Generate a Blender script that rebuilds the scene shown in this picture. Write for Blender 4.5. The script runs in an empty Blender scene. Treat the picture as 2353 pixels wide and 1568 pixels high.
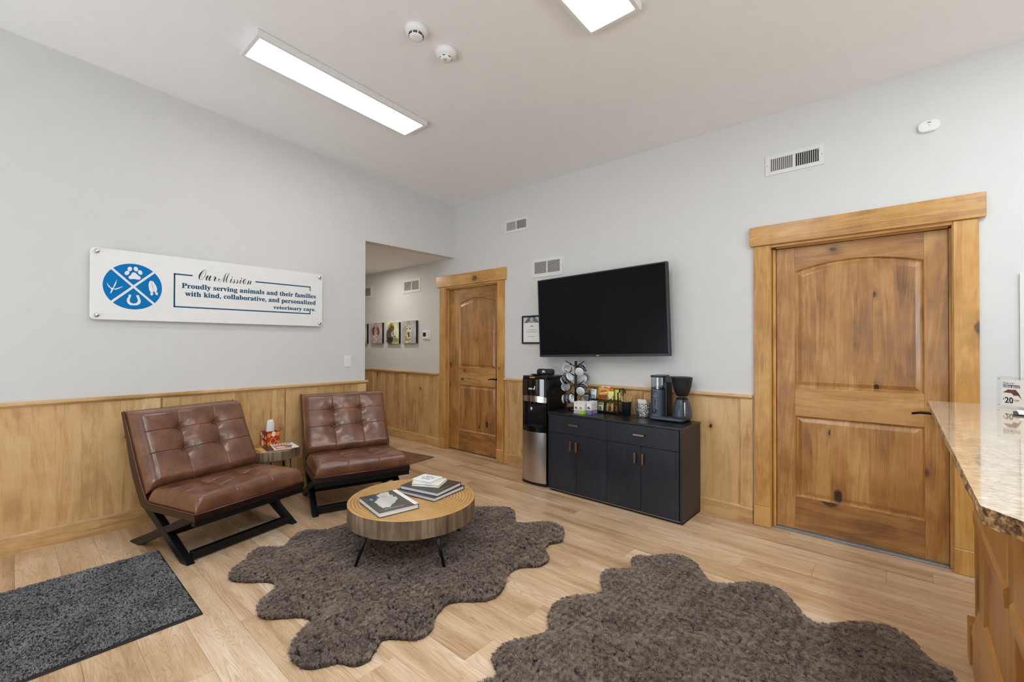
import bpy, bmesh, math, random
from mathutils import Vector, Matrix, noise
from mathutils.geometry import delaunay_2d_cdt
random.seed(7)
SC = bpy.context.scene
COL = SC.collection
PI = math.pi

# ------------------------------------------------------------------ camera
def make_camera():
    f_px, yaw, pitch, roll, h = 1023.18, .7266, .0083, .0021, 1.35
    cam = bpy.data.cameras.new('camera'); co = bpy.data.objects.new('camera', cam); COL.objects.link(co)
    cam.sensor_width = 36; cam.lens = f_px/2353*36; cam.clip_start = .02
    fw = Vector((-math.sin(yaw), math.cos(yaw), 0)); r = Vector((math.cos(yaw), math.sin(yaw), 0)); u = Vector((0, 0, 1))
    f2 = fw*math.cos(pitch)+u*math.sin(pitch); u2 = u*math.cos(pitch)-fw*math.sin(pitch)
    r3 = r*math.cos(roll)+u2*math.sin(roll); u3 = u2*math.cos(roll)-r*math.sin(roll)
    m = Matrix((r3, u3, -f2)).transposed().to_4x4(); m.translation = (0, 0, h)
    co.matrix_world = m; SC.camera = co
make_camera()

# ------------------------------------------------------------------ world, lights, exposure
SC.view_settings.view_transform = 'Standard'; SC.view_settings.look = 'None'
SC.view_settings.gamma = 1; SC.view_settings.use_curve_mapping = False
SC.view_settings.exposure = 0.26
SC.cycles.max_bounces = 10; SC.cycles.diffuse_bounces = 6; SC.cycles.glossy_bounces = 4
SC.cycles.transmission_bounces = 8; SC.cycles.transparent_max_bounces = 16
SC.cycles.sample_clamp_indirect = 6
w = bpy.data.worlds.new('world'); SC.world = w; w.use_nodes = True
w.node_tree.nodes['Background'].inputs[0].default_value = (.72, .86, 1, 1)
w.node_tree.nodes['Background'].inputs[1].default_value = 1.2
def area(name, loc, rot, sx, sy, power, color=(1, 1, 1), spread=PI):
    l = bpy.data.lights.new(name, 'AREA'); l.shape = 'RECTANGLE'; l.size = sx; l.size_y = sy; l.energy = power; l.color = color; l.spread = spread
    o = bpy.data.objects.new(name, l); COL.objects.link(o); o.location = loc; o.rotation_euler = rot; return o
DAY = (.68, .84, 1.0); LAMP = (.84, .93, 1.0)
area('daylight_window', (.15, -2.55, 1.75), (PI/2+.15, 0, PI), 2.2, 1.5, 105, DAY)
area('daylight_entry', (-3.2, -2.55, 1.3), (PI/2+.1, 0, PI), 1.5, 2.2, 120, DAY)
area('daylight_side', (3.62, .6, 1.65), (PI/2+.15, 0, PI/2), 2.6, 1.3, 45, DAY)
area('ceiling_fill_front', (-1.2, -4.1, .05), (PI-.55, 0, 0), 7, 2.4, 430, (.84, .92, 1))  # added upward fill lamp to brighten the ceiling, standing in for ground bounce
area('ceiling_fill_side', (5.2, .6, .05), (PI-.55, 0, PI/2), 5, 2.4, 340, (.84, .92, 1))  # second added fill lamp, aimed up through the side window at the ceiling
for lx, ly in ((-1.2, -.4), (.8, .2), (.8, 2.2), (2.4, .8)):
    area('ceiling_lamp', (lx, ly, 3.30-.067*ly-.011*lx-.07), (0, 0, 0), .25, 1.2, 22, LAMP)
area('hall_downlight', (-5.55, 3.1, 2.42), (0, 0, 0), .2, .2, 7, (1, .93, .84))

# ------------------------------------------------------------------ helpers
def srgb(r, g, b):
    f = lambda c: (c/255/12.92) if c/255 <= .04045 else ((c/255+.055)/1.055)**2.4
    return (f(r), f(g), f(b), 1)
class NT:
    def __init__(s, name):
        s.m = bpy.data.materials.new(name); s.m.use_nodes = True; s.t = s.m.node_tree; s.n = s.t.nodes
        s.b = s.n['Principled BSDF']
    def new(s, ty, **kw):
        n = s.n.new(ty)
        for k, v in kw.items():
            if k.startswith('i_'):
                k = k[2:]; n.inputs[int(k) if k.isdigit() else k.replace('_', ' ')].default_value = v
            else: setattr(n, k, v)
        return n
    def link(s, a, b): s.t.links.new(a, b)
    def math(s, op, a, b=None, c=None, clamp=False):
        n = s.new('ShaderNodeMath', operation=op); n.use_clamp = clamp
        for i, x in enumerate((a, b, c)):
            if x is None: continue
            if isinstance(x, (int, float)): n.inputs[i].default_value = x
            else: s.link(x, n.inputs[i])
        return n.outputs[0]
    def ramp(s, fac, stops):
        n = s.new('ShaderNodeValToRGB'); e = n.color_ramp.elements
        while len(e) < len(stops): e.new(.5)
        for el, (p, c) in zip(e, stops): el.position = p; el.color = c
        s.link(fac, n.inputs[0]); return n.outputs[0]
    def mix(s, fac, a, b, mode='MIX'):
        n = s.new('ShaderNodeMix', data_type='RGBA', blend_type=mode)
        for i, x in ((0, fac), (6, a), (7, b)):
            if isinstance(x, (int, float)): n.inputs[i].default_value = x
            elif isinstance(x, tuple): n.inputs[i].default_value = x
            else: s.link(x, n.inputs[i])
        return n.outputs[2]
    def noise(s, vec, scale, detail=3, rough=.5, dist=0, dim='3D'):
        n = s.new('ShaderNodeTexNoise', noise_dimensions=dim); n.inputs['Scale'].default_value = scale; n.inputs['Detail'].default_value = detail
        n.inputs['Roughness'].default_value = rough; n.inputs['Distortion'].default_value = dist
        if vec is not None: s.link(vec, n.inputs['Vector'])
        return n.outputs['Fac']
    def bump(s, h, strength=.2, dist=.01):
        n = s.new('ShaderNodeBump'); n.inputs['Strength'].default_value = strength; n.inputs['Distance'].default_value = dist
        s.link(h, n.inputs['Height']); s.link(n.outputs[0], s.b.inputs['Normal'])
    def coords(s, rnd=True):
        tc = s.new('ShaderNodeTexCoord').outputs['Object']
        if not rnd: return tc
        oi = s.new('ShaderNodeObjectInfo').outputs['Random']
        sc = s.new('ShaderNodeVectorMath', operation='MULTIPLY_ADD')
        cb = s.new('ShaderNodeCombineXYZ'); k = s.math('MULTIPLY', oi, 41.0)
        for i in range(3): s.link(k, cb.inputs[i])
        sc.inputs[1].default_value = (1, 1, 1); s.link(tc, sc.inputs[0]); s.link(cb.outputs[0], sc.inputs[2]); return sc.outputs[0]
    def set(s, **kw):
        for k, v in kw.items(): s.b.inputs[k.replace('_', ' ')].default_value = v
        return s.m

def plain(name, c, rough=.5, metal=0, var=.04, bump=0, bscale=200, coat=0, spec=.5):
    t = NT(name); col = srgb(*c)
    v = t.coords(False); n = t.noise(v, 9, 4)
    dk = tuple(x*(1-var*2) for x in col[:3])+(1,); lt = tuple(min(1, x*(1+var*2)) for x in col[:3])+(1,)
    t.link(t.ramp(n, [(.3, dk), (.7, lt)]), t.b.inputs['Base Color'])
    t.set(Roughness=rough, Metallic=metal, Coat_Weight=coat, Coat_Roughness=.1, Specular_IOR_Level=spec)
    if bump: t.bump(t.noise(v, bscale, 3), bump, .002)
    return t.m

def wood(name, along, across, dark, mid, light, board=.11, rough=.36, knots=1.0, knot_scale=1.0, contrast=1.0, coat=.15, fig=1.0, tonevar=.22, grainbump=.12):
    t = NT(name); v = t.coords(); sp = t.new('ShaderNodeSeparateXYZ'); t.link(v, sp.inputs[0])
    ax = {k: sp.outputs[i] for i, k in enumerate('XYZ')}
    oth = [k for k in 'XYZ' if k not in (along, across)][0]
    if board:
        bi = t.math('FLOOR', t.math('DIVIDE', ax[across], board))
        wn = t.new('ShaderNodeTexWhiteNoise', noise_dimensions='1D'); t.link(bi, wn.inputs['W']); br = wn.outputs['Value']
    else: br = t.new('ShaderNodeObjectInfo').outputs['Random']
    al = t.math('ADD', ax[along], t.math('MULTIPLY', br, 17.3))
    def vec(sa, so, sl):
        c = t.new('ShaderNodeCombineXYZ'); t.link(t.math('MULTIPLY', ax[across], sa), c.inputs[0]); t.link(t.math('MULTIPLY', ax[oth], so), c.inputs[1])
        t.link(t.math('MULTIPLY', al, sl), c.inputs[2]); return c.outputs[0]
    figure = t.noise(vec(9, 9, 1.1*fig), 1.0, 5, .55, 1.6)
    rings = t.math('PINGPONG', t.math('MULTIPLY', figure, 9), 1)
    grain = t.noise(vec(170, 170, 5), 1.0, 3, .6)
    blot = t.noise(vec(4.5, 4.5, 3.0), 1.0, 4, .55)
    cross = t.noise(vec(6, 6, 26), 1.0, 2, .5)
    f = t.math('ADD', t.math('MULTIPLY', figure, .30*contrast), t.math('MULTIPLY', rings, .13*contrast))
    f = t.math('ADD', f, t.math('MULTIPLY', grain, .22*contrast)); f = t.math('ADD', f, t.math('MULTIPLY', blot, .55*contrast))
    f = t.math('ADD', f, t.math('MULTIPLY', t.math('SUBTRACT', br, .5), tonevar)); f = t.math('ADD', f, t.math('MULTIPLY', cross, .10*contrast))
    f = t.math('SUBTRACT', f, .62*contrast-.47)
    col = t.ramp(f, [(.20, srgb(*dark)), (.5, srgb(*mid)), (.82, srgb(*light))])
    if knots:
        wob = t.noise(vec(14, 14, 9), 1.0, 3, .6)
        for sca, th, keep, dkc in ((3.6*knot_scale, .12, .48, (46, 26, 12)), (7.5*knot_scale, .11, .70, (60, 34, 16))):
            vo = t.new('ShaderNodeTexVoronoi', feature='F1'); vo.inputs['Scale'].default_value = sca
            t.link(vec(1.0, 1.0, .62), vo.inputs['Vector'])
            d = t.math('ADD', vo.outputs['Distance'], t.math('MULTIPLY', t.math('SUBTRACT', wob, .5), .16))
            sx = t.new('ShaderNodeSeparateXYZ'); t.link(vo.outputs['Color'], sx.inputs[0])
            on = t.math('GREATER_THAN', sx.outputs[0], keep)
            m = t.new('ShaderNodeMapRange', interpolation_type='SMOOTHSTEP'); m.inputs[1].default_value = th; m.inputs[2].default_value = th*.62; t.link(d, m.inputs[0])
            halo = t.new('ShaderNodeMapRange', interpolation_type='SMOOTHSTEP'); halo.inputs[1].default_value = th*2.8; halo.inputs[2].default_value = th*.8; t.link(d, halo.inputs[0])
            col = t.mix(t.math('MULTIPLY', t.math('MULTIPLY', halo.outputs[0], on), .38*knots), col, srgb(*dark))
            col = t.mix(t.math('MULTIPLY', t.math('MULTIPLY', m.outputs[0], on), .9*knots), col, srgb(*dkc))
    t.link(col, t.b.inputs['Base Color'])
    rr = t.new('ShaderNodeMapRange'); rr.inputs[3].default_value = rough-.06; rr.inputs[4].default_value = rough+.1; t.link(grain, rr.inputs[0]); t.link(rr.outputs[0], t.b.inputs['Roughness'])
    t.set(Coat_Weight=coat, Coat_Roughness=.22); t.bump(grain, grainbump, .0012)
    return t.m

def emission(name, color, strength):
    m = bpy.data.materials.new(name); m.use_nodes = True; n = m.node_tree.nodes; b = n['Principled BSDF']
    b.inputs['Base Color'].default_value = (1, 1, 1, 1); b.inputs['Emission Color'].default_value = color; b.inputs['Emission Strength'].default_value = strength
    return m

def clear(name, tint=(1, 1, 1, 1), gloss=.10, rough=.02):
    m = bpy.data.materials.new(name); m.use_nodes = True; t = m.node_tree; n = t.nodes; n.remove(n['Principled BSDF'])
    tr = n.new('ShaderNodeBsdfTransparent'); tr.inputs[0].default_value = tint
    gl = n.new('ShaderNodeBsdfGlossy'); gl.inputs['Roughness'].default_value = rough
    lw = n.new('ShaderNodeLayerWeight'); lw.inputs[0].default_value = .5; fr = n.new('ShaderNodeMath'); fr.operation = 'POWER'; fr.inputs[1].default_value = 4.0; t.links.new(lw.outputs['Facing'], fr.inputs[0])
    ad = n.new('ShaderNodeMath'); ad.operation = 'MULTIPLY_ADD'; ad.use_clamp = True; ad.inputs[1].default_value = .6; ad.inputs[2].default_value = gloss; t.links.new(fr.outputs[0], ad.inputs[0])
    mx = n.new('ShaderNodeMixShader'); t.links.new(ad.outputs[0], mx.inputs[0]); t.links.new(tr.outputs[0], mx.inputs[1]); t.links.new(gl.outputs[0], mx.inputs[2])
    t.links.new(mx.outputs[0], n['Material Output'].inputs[0]); return m

# ---- mesh builder
class MB:
    def __init__(s): s.bm = bmesh.new(); s.mi = 0
    def _faces(s, fs, smooth=False):
        for f in fs: f.material_index = s.mi; f.smooth = smooth
    def box(s, a, b, bevel=0, seg=1, M=None):
        t = bmesh.new(); bmesh.ops.create_cube(t, size=1)
        for v in t.verts: v.co = Vector([(a[i]+b[i])/2+v.co[i]*(b[i]-a[i]) for i in range(3)])
        if bevel: bmesh.ops.bevel(t, geom=t.edges[:], offset=min(bevel, .49*min(abs(b[i]-a[i]) for i in range(3))), segments=seg, affect='EDGES', profile=.6)
        return s.merge(t, M)
    def merge(s, t, M=None, smooth=None):
        if M is not None: bmesh.ops.transform(t, matrix=M, verts=t.verts)
        vm = {v: s.bm.verts.new(v.co) for v in t.verts}; out = []
        for f in t.faces:
            try: nf = s.bm.faces.new([vm[v] for v in f.verts])
            except ValueError: continue
            nf.material_index = s.mi; nf.smooth = f.smooth if smooth is None else smooth; out.append(nf)
        t.free(); return s
    def prism(s, poly, h0, h1, axis='Z', M=None, bevel=0):
        t = bmesh.new(); mp = {'Z': lambda p, h: (p[0], p[1], h), 'Y': lambda p, h: (p[0], h, p[1]), 'X': lambda p, h: (h, p[0], p[1])}[axis]
        lo = [t.verts.new(mp(p, h0)) for p in poly]; hi = [t.verts.new(mp(p, h1)) for p in poly]; n = len(poly)
        t.faces.new(lo); t.faces.new(hi[::-1])
        for i in range(n): t.faces.new((lo[i], hi[i], hi[(i+1) % n], lo[(i+1) % n]))
        bmesh.ops.recalc_face_normals(t, faces=t.faces)
        if bevel: bmesh.ops.bevel(t, geom=t.edges[:], offset=bevel, segments=1, affect='EDGES')
        return s.merge(t, M)
    def tube(s, pts, r, n=10, M=None, caps=True, closed=False):
        t = bmesh.new(); P = [Vector(p) for p in pts]; R = r if isinstance(r, (list, tuple)) else [r]*len(P); rings = []
        up = None
        for i, p in enumerate(P):
            a = P[(i-1) % len(P)] if (closed or i > 0) else p; b = P[(i+1) % len(P)] if (closed or i < len(P)-1) else p
            d = (b-a).normalized()
            if up is None: up = d.orthogonal().normalized()
            up = (up-d*up.dot(d)); up = up.normalized() if up.length > 1e-6 else d.orthogonal().normalized()
            sd = d.cross(up); rings.append([t.verts.new(p+(up*math.cos(2*PI*k/n)+sd*math.sin(2*PI*k/n))*R[i]) for k in range(n)])
        rg = list(zip(rings, rings[1:]))+([(rings[-1], rings[0])] if closed else [])
        for A, B in rg:
            for k in range(n):
                f = t.faces.new((A[k], A[(k+1) % n], B[(k+1) % n], B[k])); f.smooth = True
        if caps and not closed: t.faces.new(rings[0][::-1]); t.faces.new(rings[-1])
        bmesh.ops.recalc_face_normals(t, faces=t.faces); return s.merge(t, M)
    def lathe(s, prof, n=32, M=None, smooth=True, capb=True, capt=True):
        t = bmesh.new(); rings = []
        for r, z in prof: rings.append([t.verts.new((r*math.cos(2*PI*k/n), r*math.sin(2*PI*k/n), z)) for k in range(n)] if r > 1e-6 else [t.verts.new((0, 0, z))])
        for A, B in zip(rings, rings[1:]):
            for k in range(n):
                k2 = (k+1) % n
                if len(A) == 1 and len(B) == 1: continue
                if len(A) == 1: f = t.faces.new((A[0], B[k2], B[k]))
                elif len(B) == 1: f = t.faces.new((A[k], A[k2], B[0]))
                else: f = t.faces.new((A[k], A[k2], B[k2], B[k]))
                f.smooth = smooth
        if capb and len(rings[0]) > 1: t.faces.new(rings[0][::-1])
        if capt and len(rings[-1]) > 1: t.faces.new(rings[-1])
        bmesh.ops.recalc_face_normals(t, faces=t.faces); return s.merge(t, M)
    def poly(s, pts, M=None):
        t = bmesh.new(); t.faces.new([t.verts.new(p) for p in pts]); return s.merge(t, M)
    def sphere(s, c, r, sx=1, sy=1, sz=1, seg=16, M=None):
        t = bmesh.new(); bmesh.ops.create_uvsphere(t, u_segments=seg, v_segments=seg//2, radius=r)
        for v in t.verts: v.co = Vector((c[0]+v.co.x*sx, c[1]+v.co.y*sy, c[2]+v.co.z*sz))
        return s.merge(t, M, True)
    def build(s, name, mats, parent=None, loc=None, sharp=None):
        me = bpy.data.meshes.new(name); s.bm.normal_update(); s.bm.to_mesh(me); s.bm.free()
        for m in (mats if isinstance(mats, (list, tuple)) else [mats]): me.materials.append(m)
        if sharp: me.set_sharp_from_angle(angle=sharp)
        return link(name, me, parent, loc)
def link(name, me, parent=None, loc=None):
    o = bpy.data.objects.new(name, me); COL.objects.link(o)
    if parent: o.parent = parent
    if loc: o.location = loc
    return o
def B(name, mat, parent, a, b, bevel=.002, seg=1, loc=None):
    return MB().box(a, b, bevel, seg).build(name, mat, parent, loc)
def tag(o, label=None, cat=None, group=None, kind=None):
    for k, v in (('label', label), ('category', cat), ('group', group), ('kind', kind)):
        if v: o[k] = v
    return o
def thing(name, label, cat, loc=(0, 0, 0), rz=0, group=None):
    o = bpy.data.objects.new(name, None); COL.objects.link(o); o.location = loc; o.rotation_euler = (0, 0, rz); o.empty_display_size = .05
    return tag(o, label, cat, group)
def struct(name, loc=(0, 0, 0)):
    o = bpy.data.objects.new(name, None); COL.objects.link(o); o.location = loc; o['kind'] = 'structure'; return o
def dup(root, loc, rz=None, label=None, group=None):
    r = root.copy(); COL.objects.link(r); r.location = loc
    if rz is not None: r.rotation_euler = (0, 0, rz)
    if label: r['label'] = label
    if group: r['group'] = group
    for ch in root.children:
        c = ch.copy(); COL.objects.link(c); c.parent = r
        for g in ch.children:
            d = g.copy(); COL.objects.link(d); d.parent = c
    return r
def rot(M3cols, loc=(0, 0, 0)):
    m = Matrix([Vector(c) for c in M3cols]).transposed().to_4x4(); m.translation = loc; return m
WALL_L = lambda x: rot(((0, 1, 0), (0, 0, 1), (1, 0, 0)), (x, 0, 0))          # local (y,z) drawing on the left wall, facing +x
WALL_B = lambda y: rot(((1, 0, 0), (0, 0, 1), (0, -1, 0)), (0, y, 0))         # local (x,z) drawing on the back wall, facing -y
def text_mesh(body, width=None, height=None, align='LEFT', thick=0, extrude=0, shear=0, res=3):
    c = bpy.data.curves.new('text', 'FONT'); c.body = body; c.extrude = extrude; c.offset = thick; c.shear = shear; c.resolution_u = res
    o = bpy.data.objects.new('text', c); COL.objects.link(o); bpy.context.view_layer.update()
    me = bpy.data.meshes.new_from_object(o.evaluated_get(bpy.context.evaluated_depsgraph_get()))
    bpy.data.objects.remove(o); bpy.data.curves.remove(c)
    xs = [v.co.x for v in me.vertices]; ys = [v.co.y for v in me.vertices]
    x0, x1, y0, y1 = min(xs), max(xs), min(ys), max(ys)
    sx = width/(x1-x0) if width else None; sy = height/(y1-y0) if height else sx
    if sx is None: sx = sy
    ox = {'LEFT': x0, 'CENTER': (x0+x1)/2, 'RIGHT': x1}[align]
    for v in me.vertices: v.co = Vector(((v.co.x-ox)*sx, v.co.y*sy, v.co.z*sx))
    return me
def text(name, body, mat, parent, M, **kw):
    me = text_mesh(body, **kw); me.transform(M); me.materials.append(mat); return link(name, me, parent)
def flat(mb, pts, M): mb.poly([(p[0], p[1], p[2] if len(p) > 2 else 0) for p in pts], M)
def ell(cx, cy, rx, ry, n=20, a=0):
    c, s = math.cos(a), math.sin(a)
    return [(cx+rx*math.cos(2*PI*k/n)*c-ry*math.sin(2*PI*k/n)*s, cy+rx*math.cos(2*PI*k/n)*s+ry*math.sin(2*PI*k/n)*c) for k in range(n)]
def rect(x0, y0, x1, y1): return [(x0, y0), (x1, y0), (x1, y1), (x0, y1)]
def rrect(x0, y0, x1, y1, r, n=6):
    out = []
    for cx, cy, a in ((x1-r, y0+r, -PI/2), (x1-r, y1-r, 0), (x0+r, y1-r, PI/2), (x0+r, y0+r, PI)):
        out += [(cx+r*math.cos(a+PI/2*k/n), cy+r*math.sin(a+PI/2*k/n)) for k in range(n+1)]
    return out
def scribble(mb, x0, x1, y, h, M, z=.0006, seed=1):
    rn = random.Random(seed); x = x0
    while x < x1:
        wd = h*rn.uniform(.35, .8); flat(mb, [(x, y, z), (min(x+wd, x1), y, z), (min(x+wd, x1), y+h*rn.uniform(.7, 1), z), (x, y+h, z)], M)
        x += wd+h*rn.choice((.25, .25, .3, .8))

# ------------------------------------------------------------------ materials
HONEY = ((146, 94, 38), (204, 152, 80), (228, 186, 116))
PANEL = ((156, 110, 60), (212, 170, 114), (234, 202, 152))
DOORW = ((104, 64, 26), (174, 122, 62), (214, 170, 106))
M = {}
M['wall'] = plain('painted_wall', (218, 218, 216), .75, var=.006, bump=.10, bscale=160, spec=.25)
M['ceil'] = plain('painted_ceiling', (240, 240, 240), .85, var=.006, bump=.08, bscale=140, spec=.2)
for a, c in (('ZY', 'YZ'), ('ZX', 'XZ')): pass
M['panel_L'] = wood('wainscot_panel_wood', 'Z', 'Y', *PANEL, board=.118, tonevar=.14, contrast=.8, knots=1.1)
M['panel_B'] = wood('wainscot_panel_wood_back', 'Z', 'X', *PANEL, board=.118, tonevar=.14, contrast=.8, knots=1.1)
M['trim_Z_L'] = wood('stile_wood', 'Z', 'Y', *PANEL, board=0, knots=.5)
M['trim_Y'] = wood('rail_wood_left', 'Y', 'Z', *PANEL, board=0, knots=.8)
M['trim_X'] = wood('rail_wood_back', 'X', 'Z', *PANEL, board=0, knots=.8)
M['trim_Z_B'] = wood('stile_wood_back', 'Z', 'X', *PANEL, board=0, knots=.5)
M['case_Z'] = wood('casing_wood', 'Z', 'X', *HONEY, board=0, knots=.8, rough=.3, coat=.55)
M['case_X'] = wood('header_wood', 'X', 'Z', *HONEY, board=0, knots=.8, rough=.3, coat=.55)
M['door_Z'] = wood('door_stile_wood', 'Z', 'X', *DOORW, board=0, knots=.8, rough=.27, coat=.75)
M['door_X'] = wood('door_rail_wood', 'X', 'Z', *DOORW, board=0, knots=1, rough=.27, coat=.75)
M['door_P'] = wood('door_panel_wood', 'Z', 'X', *DOORW, board=.105, knots=1.1, tonevar=.18, contrast=.9, rough=.27, coat=.75)
CTRW = ((124, 80, 32), (178, 124, 60), (204, 154, 88))
M['ctr_Z'] = wood('counter_wood', 'Z', 'Y', *CTRW, board=0, knots=.8, rough=.33, contrast=.8)
M['ctr_Y'] = wood('counter_rail_wood', 'Y', 'Z', *CTRW, board=0, knots=.6, rough=.33)
def oak_floor():
    t = NT('oak_floor_plank'); v = t.coords(); sp = t.new('ShaderNodeSeparateXYZ'); t.link(v, sp.inputs[0]); rnd = t.new('ShaderNodeObjectInfo').outputs['Random']
    def vec(sx, sy):
        c = t.new('ShaderNodeCombineXYZ'); t.link(t.math('MULTIPLY', sp.outputs[0], sx), c.inputs[0]); t.link(t.math('MULTIPLY', sp.outputs[1], sy), c.inputs[1]); t.link(t.math('MULTIPLY', rnd, 31), c.inputs[2]); return c.outputs[0]
    fig = t.noise(vec(1.0, 9.5), 1.0, 2, .4, .7); lines = t.math('PINGPONG', t.math('MULTIPLY', fig, 62), 1)
    ln = t.new('ShaderNodeMapRange', interpolation_type='SMOOTHSTEP'); ln.inputs[1].default_value = .0; ln.inputs[2].default_value = .50; t.link(lines, ln.inputs[0])
    pores = t.noise(vec(9, 230), 1.0, 3, .6); streak = t.noise(vec(1.1, 16), 1.0, 3, .55); blot = t.noise(vec(1.6, 3.5), 1.0, 3, .5); mod = t.noise(vec(2.2, 9), 1.0, 2)
    f = t.math('ADD', t.math('MULTIPLY', streak, .38), t.math('MULTIPLY', blot, .34)); f = t.math('ADD', f, t.math('MULTIPLY', pores, .26)); f = t.math('ADD', f, t.math('MULTIPLY', t.math('SUBTRACT', rnd, .5), .10))
    col = t.ramp(f, [(.34, srgb(168, 130, 92)), (.50, srgb(214, 182, 146)), (.66, srgb(236, 214, 188))])
    lf = t.math('MULTIPLY', t.math('SUBTRACT', 1.0, ln.outputs[0]), t.math('MULTIPLY', mod, .62)); col = t.mix(lf, col, srgb(150, 116, 84)); t.link(col, t.b.inputs['Base Color'])
    rr = t.new('ShaderNodeMapRange'); rr.inputs[3].default_value = .27; rr.inputs[4].default_value = .40; t.link(pores, rr.inputs[0]); t.link(rr.outputs[0], t.b.inputs['Roughness']); t.set(Coat_Weight=.1, Coat_Roughness=.25)
    t.bump(t.math('ADD', t.math('MULTIPLY', pores, .5), t.math('MULTIPLY', ln.outputs[0], .5)), .10, .001); return t.m
M['plank'] = oak_floor()
M['subfloor'] = plain('subfloor', (70, 55, 40), .9)
M['white'] = plain('white_plastic', (236, 236, 234), .4, var=.01)
M['white_metal'] = plain('white_painted_metal', (226, 226, 222), .4, var=.01)
M['louver'] = plain('vent_louver', (196, 195, 190), .45, var=.02)
M['dark'] = plain('vent_cavity', (22, 22, 21), .9, var=.02)
M['black'] = plain('black_plastic', (19, 20, 22), .32, var=.04)
M['black_gloss'] = plain('gloss_black_plastic', (10, 12, 15), .08, var=.02, coat=.6)
M['black_matte'] = plain('matte_black', (24, 25, 28), .6, var=.04)
M['screen'] = plain('television_screen', (3, 3, 4), .25, var=.02, spec=.16)
M['bezel'] = plain('television_bezel', (38, 42, 50), .35, var=.02)
M['steel'] = plain('brushed_steel', (196, 190, 188), .28, 1, var=.03)
M['chrome'] = plain('chrome', (214, 214, 214), .12, 1, var=.01)
M['bronze'] = plain('dark_bronze', (42, 30, 24), .35, .8, var=.05)
M['pull'] = plain('brushed_copper_pull', (196, 164, 146), .25, 1, var=.05)
M['cab'] = wood('black_oak_cabinet', 'Z', 'X', (16, 20, 28), (27, 33, 44), (38, 46, 60), board=0, knots=0, rough=.42, coat=.05, tonevar=.1, grainbump=.3)
M['cab_top'] = wood('black_oak_top', 'X', 'Y', (16, 16, 19), (26, 26, 30), (40, 40, 45), board=0, knots=0, rough=.3, coat=.15, tonevar=.1, grainbump=.25)
M['espresso'] = plain('espresso_lacquer', (34, 15, 13), .3, var=.08, coat=.1, spec=.4)
M['chair_black'] = plain('black_lacquer', (13, 13, 14), .42, var=.06, spec=.3)
M['paper'] = plain('white_paper', (240, 239, 236), .7, var=.01)
M['glass'] = clear('window_glass')
M['acrylic'] = clear('acrylic', (.97, .985, .98, 1), .05)
M['ink'] = plain('ink', (30, 34, 44), .6, var=.02)
M['grey_ink'] = plain('grey_ink', (150, 150, 152), .6, var=.02)
M['teal_ink'] = plain('sign_lettering_ink', (28, 84, 116), .6, var=.02, spec=.15)
M['blue'] = plain('sign_blue', (0, 118, 188), .6, var=.02, spec=.15)
M['navy_ink'] = plain('navy_ink', (36, 52, 98), .55, var=.02)
def leather():
    t = NT('brown_leather'); v = t.coords(False); big = t.noise(v, 7, 5, .6); fine = t.noise(v, 60, 4, .6)
    f = t.math('ADD', t.math('MULTIPLY', big, .7), t.math('MULTIPLY', fine, .3))
    t.link(t.ramp(f, [(.32, srgb(86, 53, 35)), (.5, srgb(112, 71, 49)), (.68, srgb(138, 93, 67))]), t.b.inputs['Base Color'])
    t.set(Roughness=.30, Coat_Weight=.55, Coat_Roughness=.17, Specular_IOR_Level=.55)
    vo = t.new('ShaderNodeTexVoronoi'); vo.inputs['Scale'].default_value = 260; t.link(v, vo.inputs['Vector'])
    t.bump(t.math('ADD', t.math('MULTIPLY', vo.outputs['Distance'], .5), t.math('MULTIPLY', t.noise(v, 22, 4), 2.2)), .16, .003); return t.m
M['leather'] = leather()
M['stitch'] = plain('leather_piping', (92, 52, 38), .3, var=.05, coat=.3)
def granite(name, edge=False):
    t = NT(name); v = t.coords(False); a = t.noise(v, 55 if not edge else 70, 6, .7); b = t.noise(v, 18, 5, .65, .6); vo = t.new('ShaderNodeTexVoronoi'); vo.inputs['Scale'].default_value = 120 if not edge else 55; t.link(v, vo.inputs['Vector'])
    sx = t.new('ShaderNodeSeparateXYZ'); t.link(vo.outputs['Color'], sx.inputs[0])
    f = t.math('ADD', t.math('MULTIPLY', a, .6), t.math('MULTIPLY', b, .4))
    if edge: st = [(.38, srgb(30, 25, 24)), (.45, srgb(110, 76, 48)), (.53, srgb(196, 156, 104)), (.62, srgb(232, 220, 198))]
    else: st = [(.30, srgb(140, 114, 88)), (.44, srgb(186, 162, 132)), (.56, srgb(210, 190, 162)), (.68, srgb(226, 216, 198))]
    col = t.mix(t.math('MULTIPLY', t.math('GREATER_THAN', sx.outputs[0], .94), .25 if not edge else .6), t.ramp(f, st), srgb(60, 44, 34))
    t.link(col, t.b.inputs['Base Color']); t.set(Roughness=.06 if not edge else .3, Specular_IOR_Level=.75 if not edge else .5, Coat_Weight=.6 if not edge else .1, Coat_Roughness=.04)
    if edge: t.bump(a, .6, .01)
    else: t.bump(t.noise(v, 8, 2), .02, .01)
    return t.m
M['granite'] = granite('polished_granite'); M['granite_edge'] = granite('chiselled_granite', True)
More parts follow.
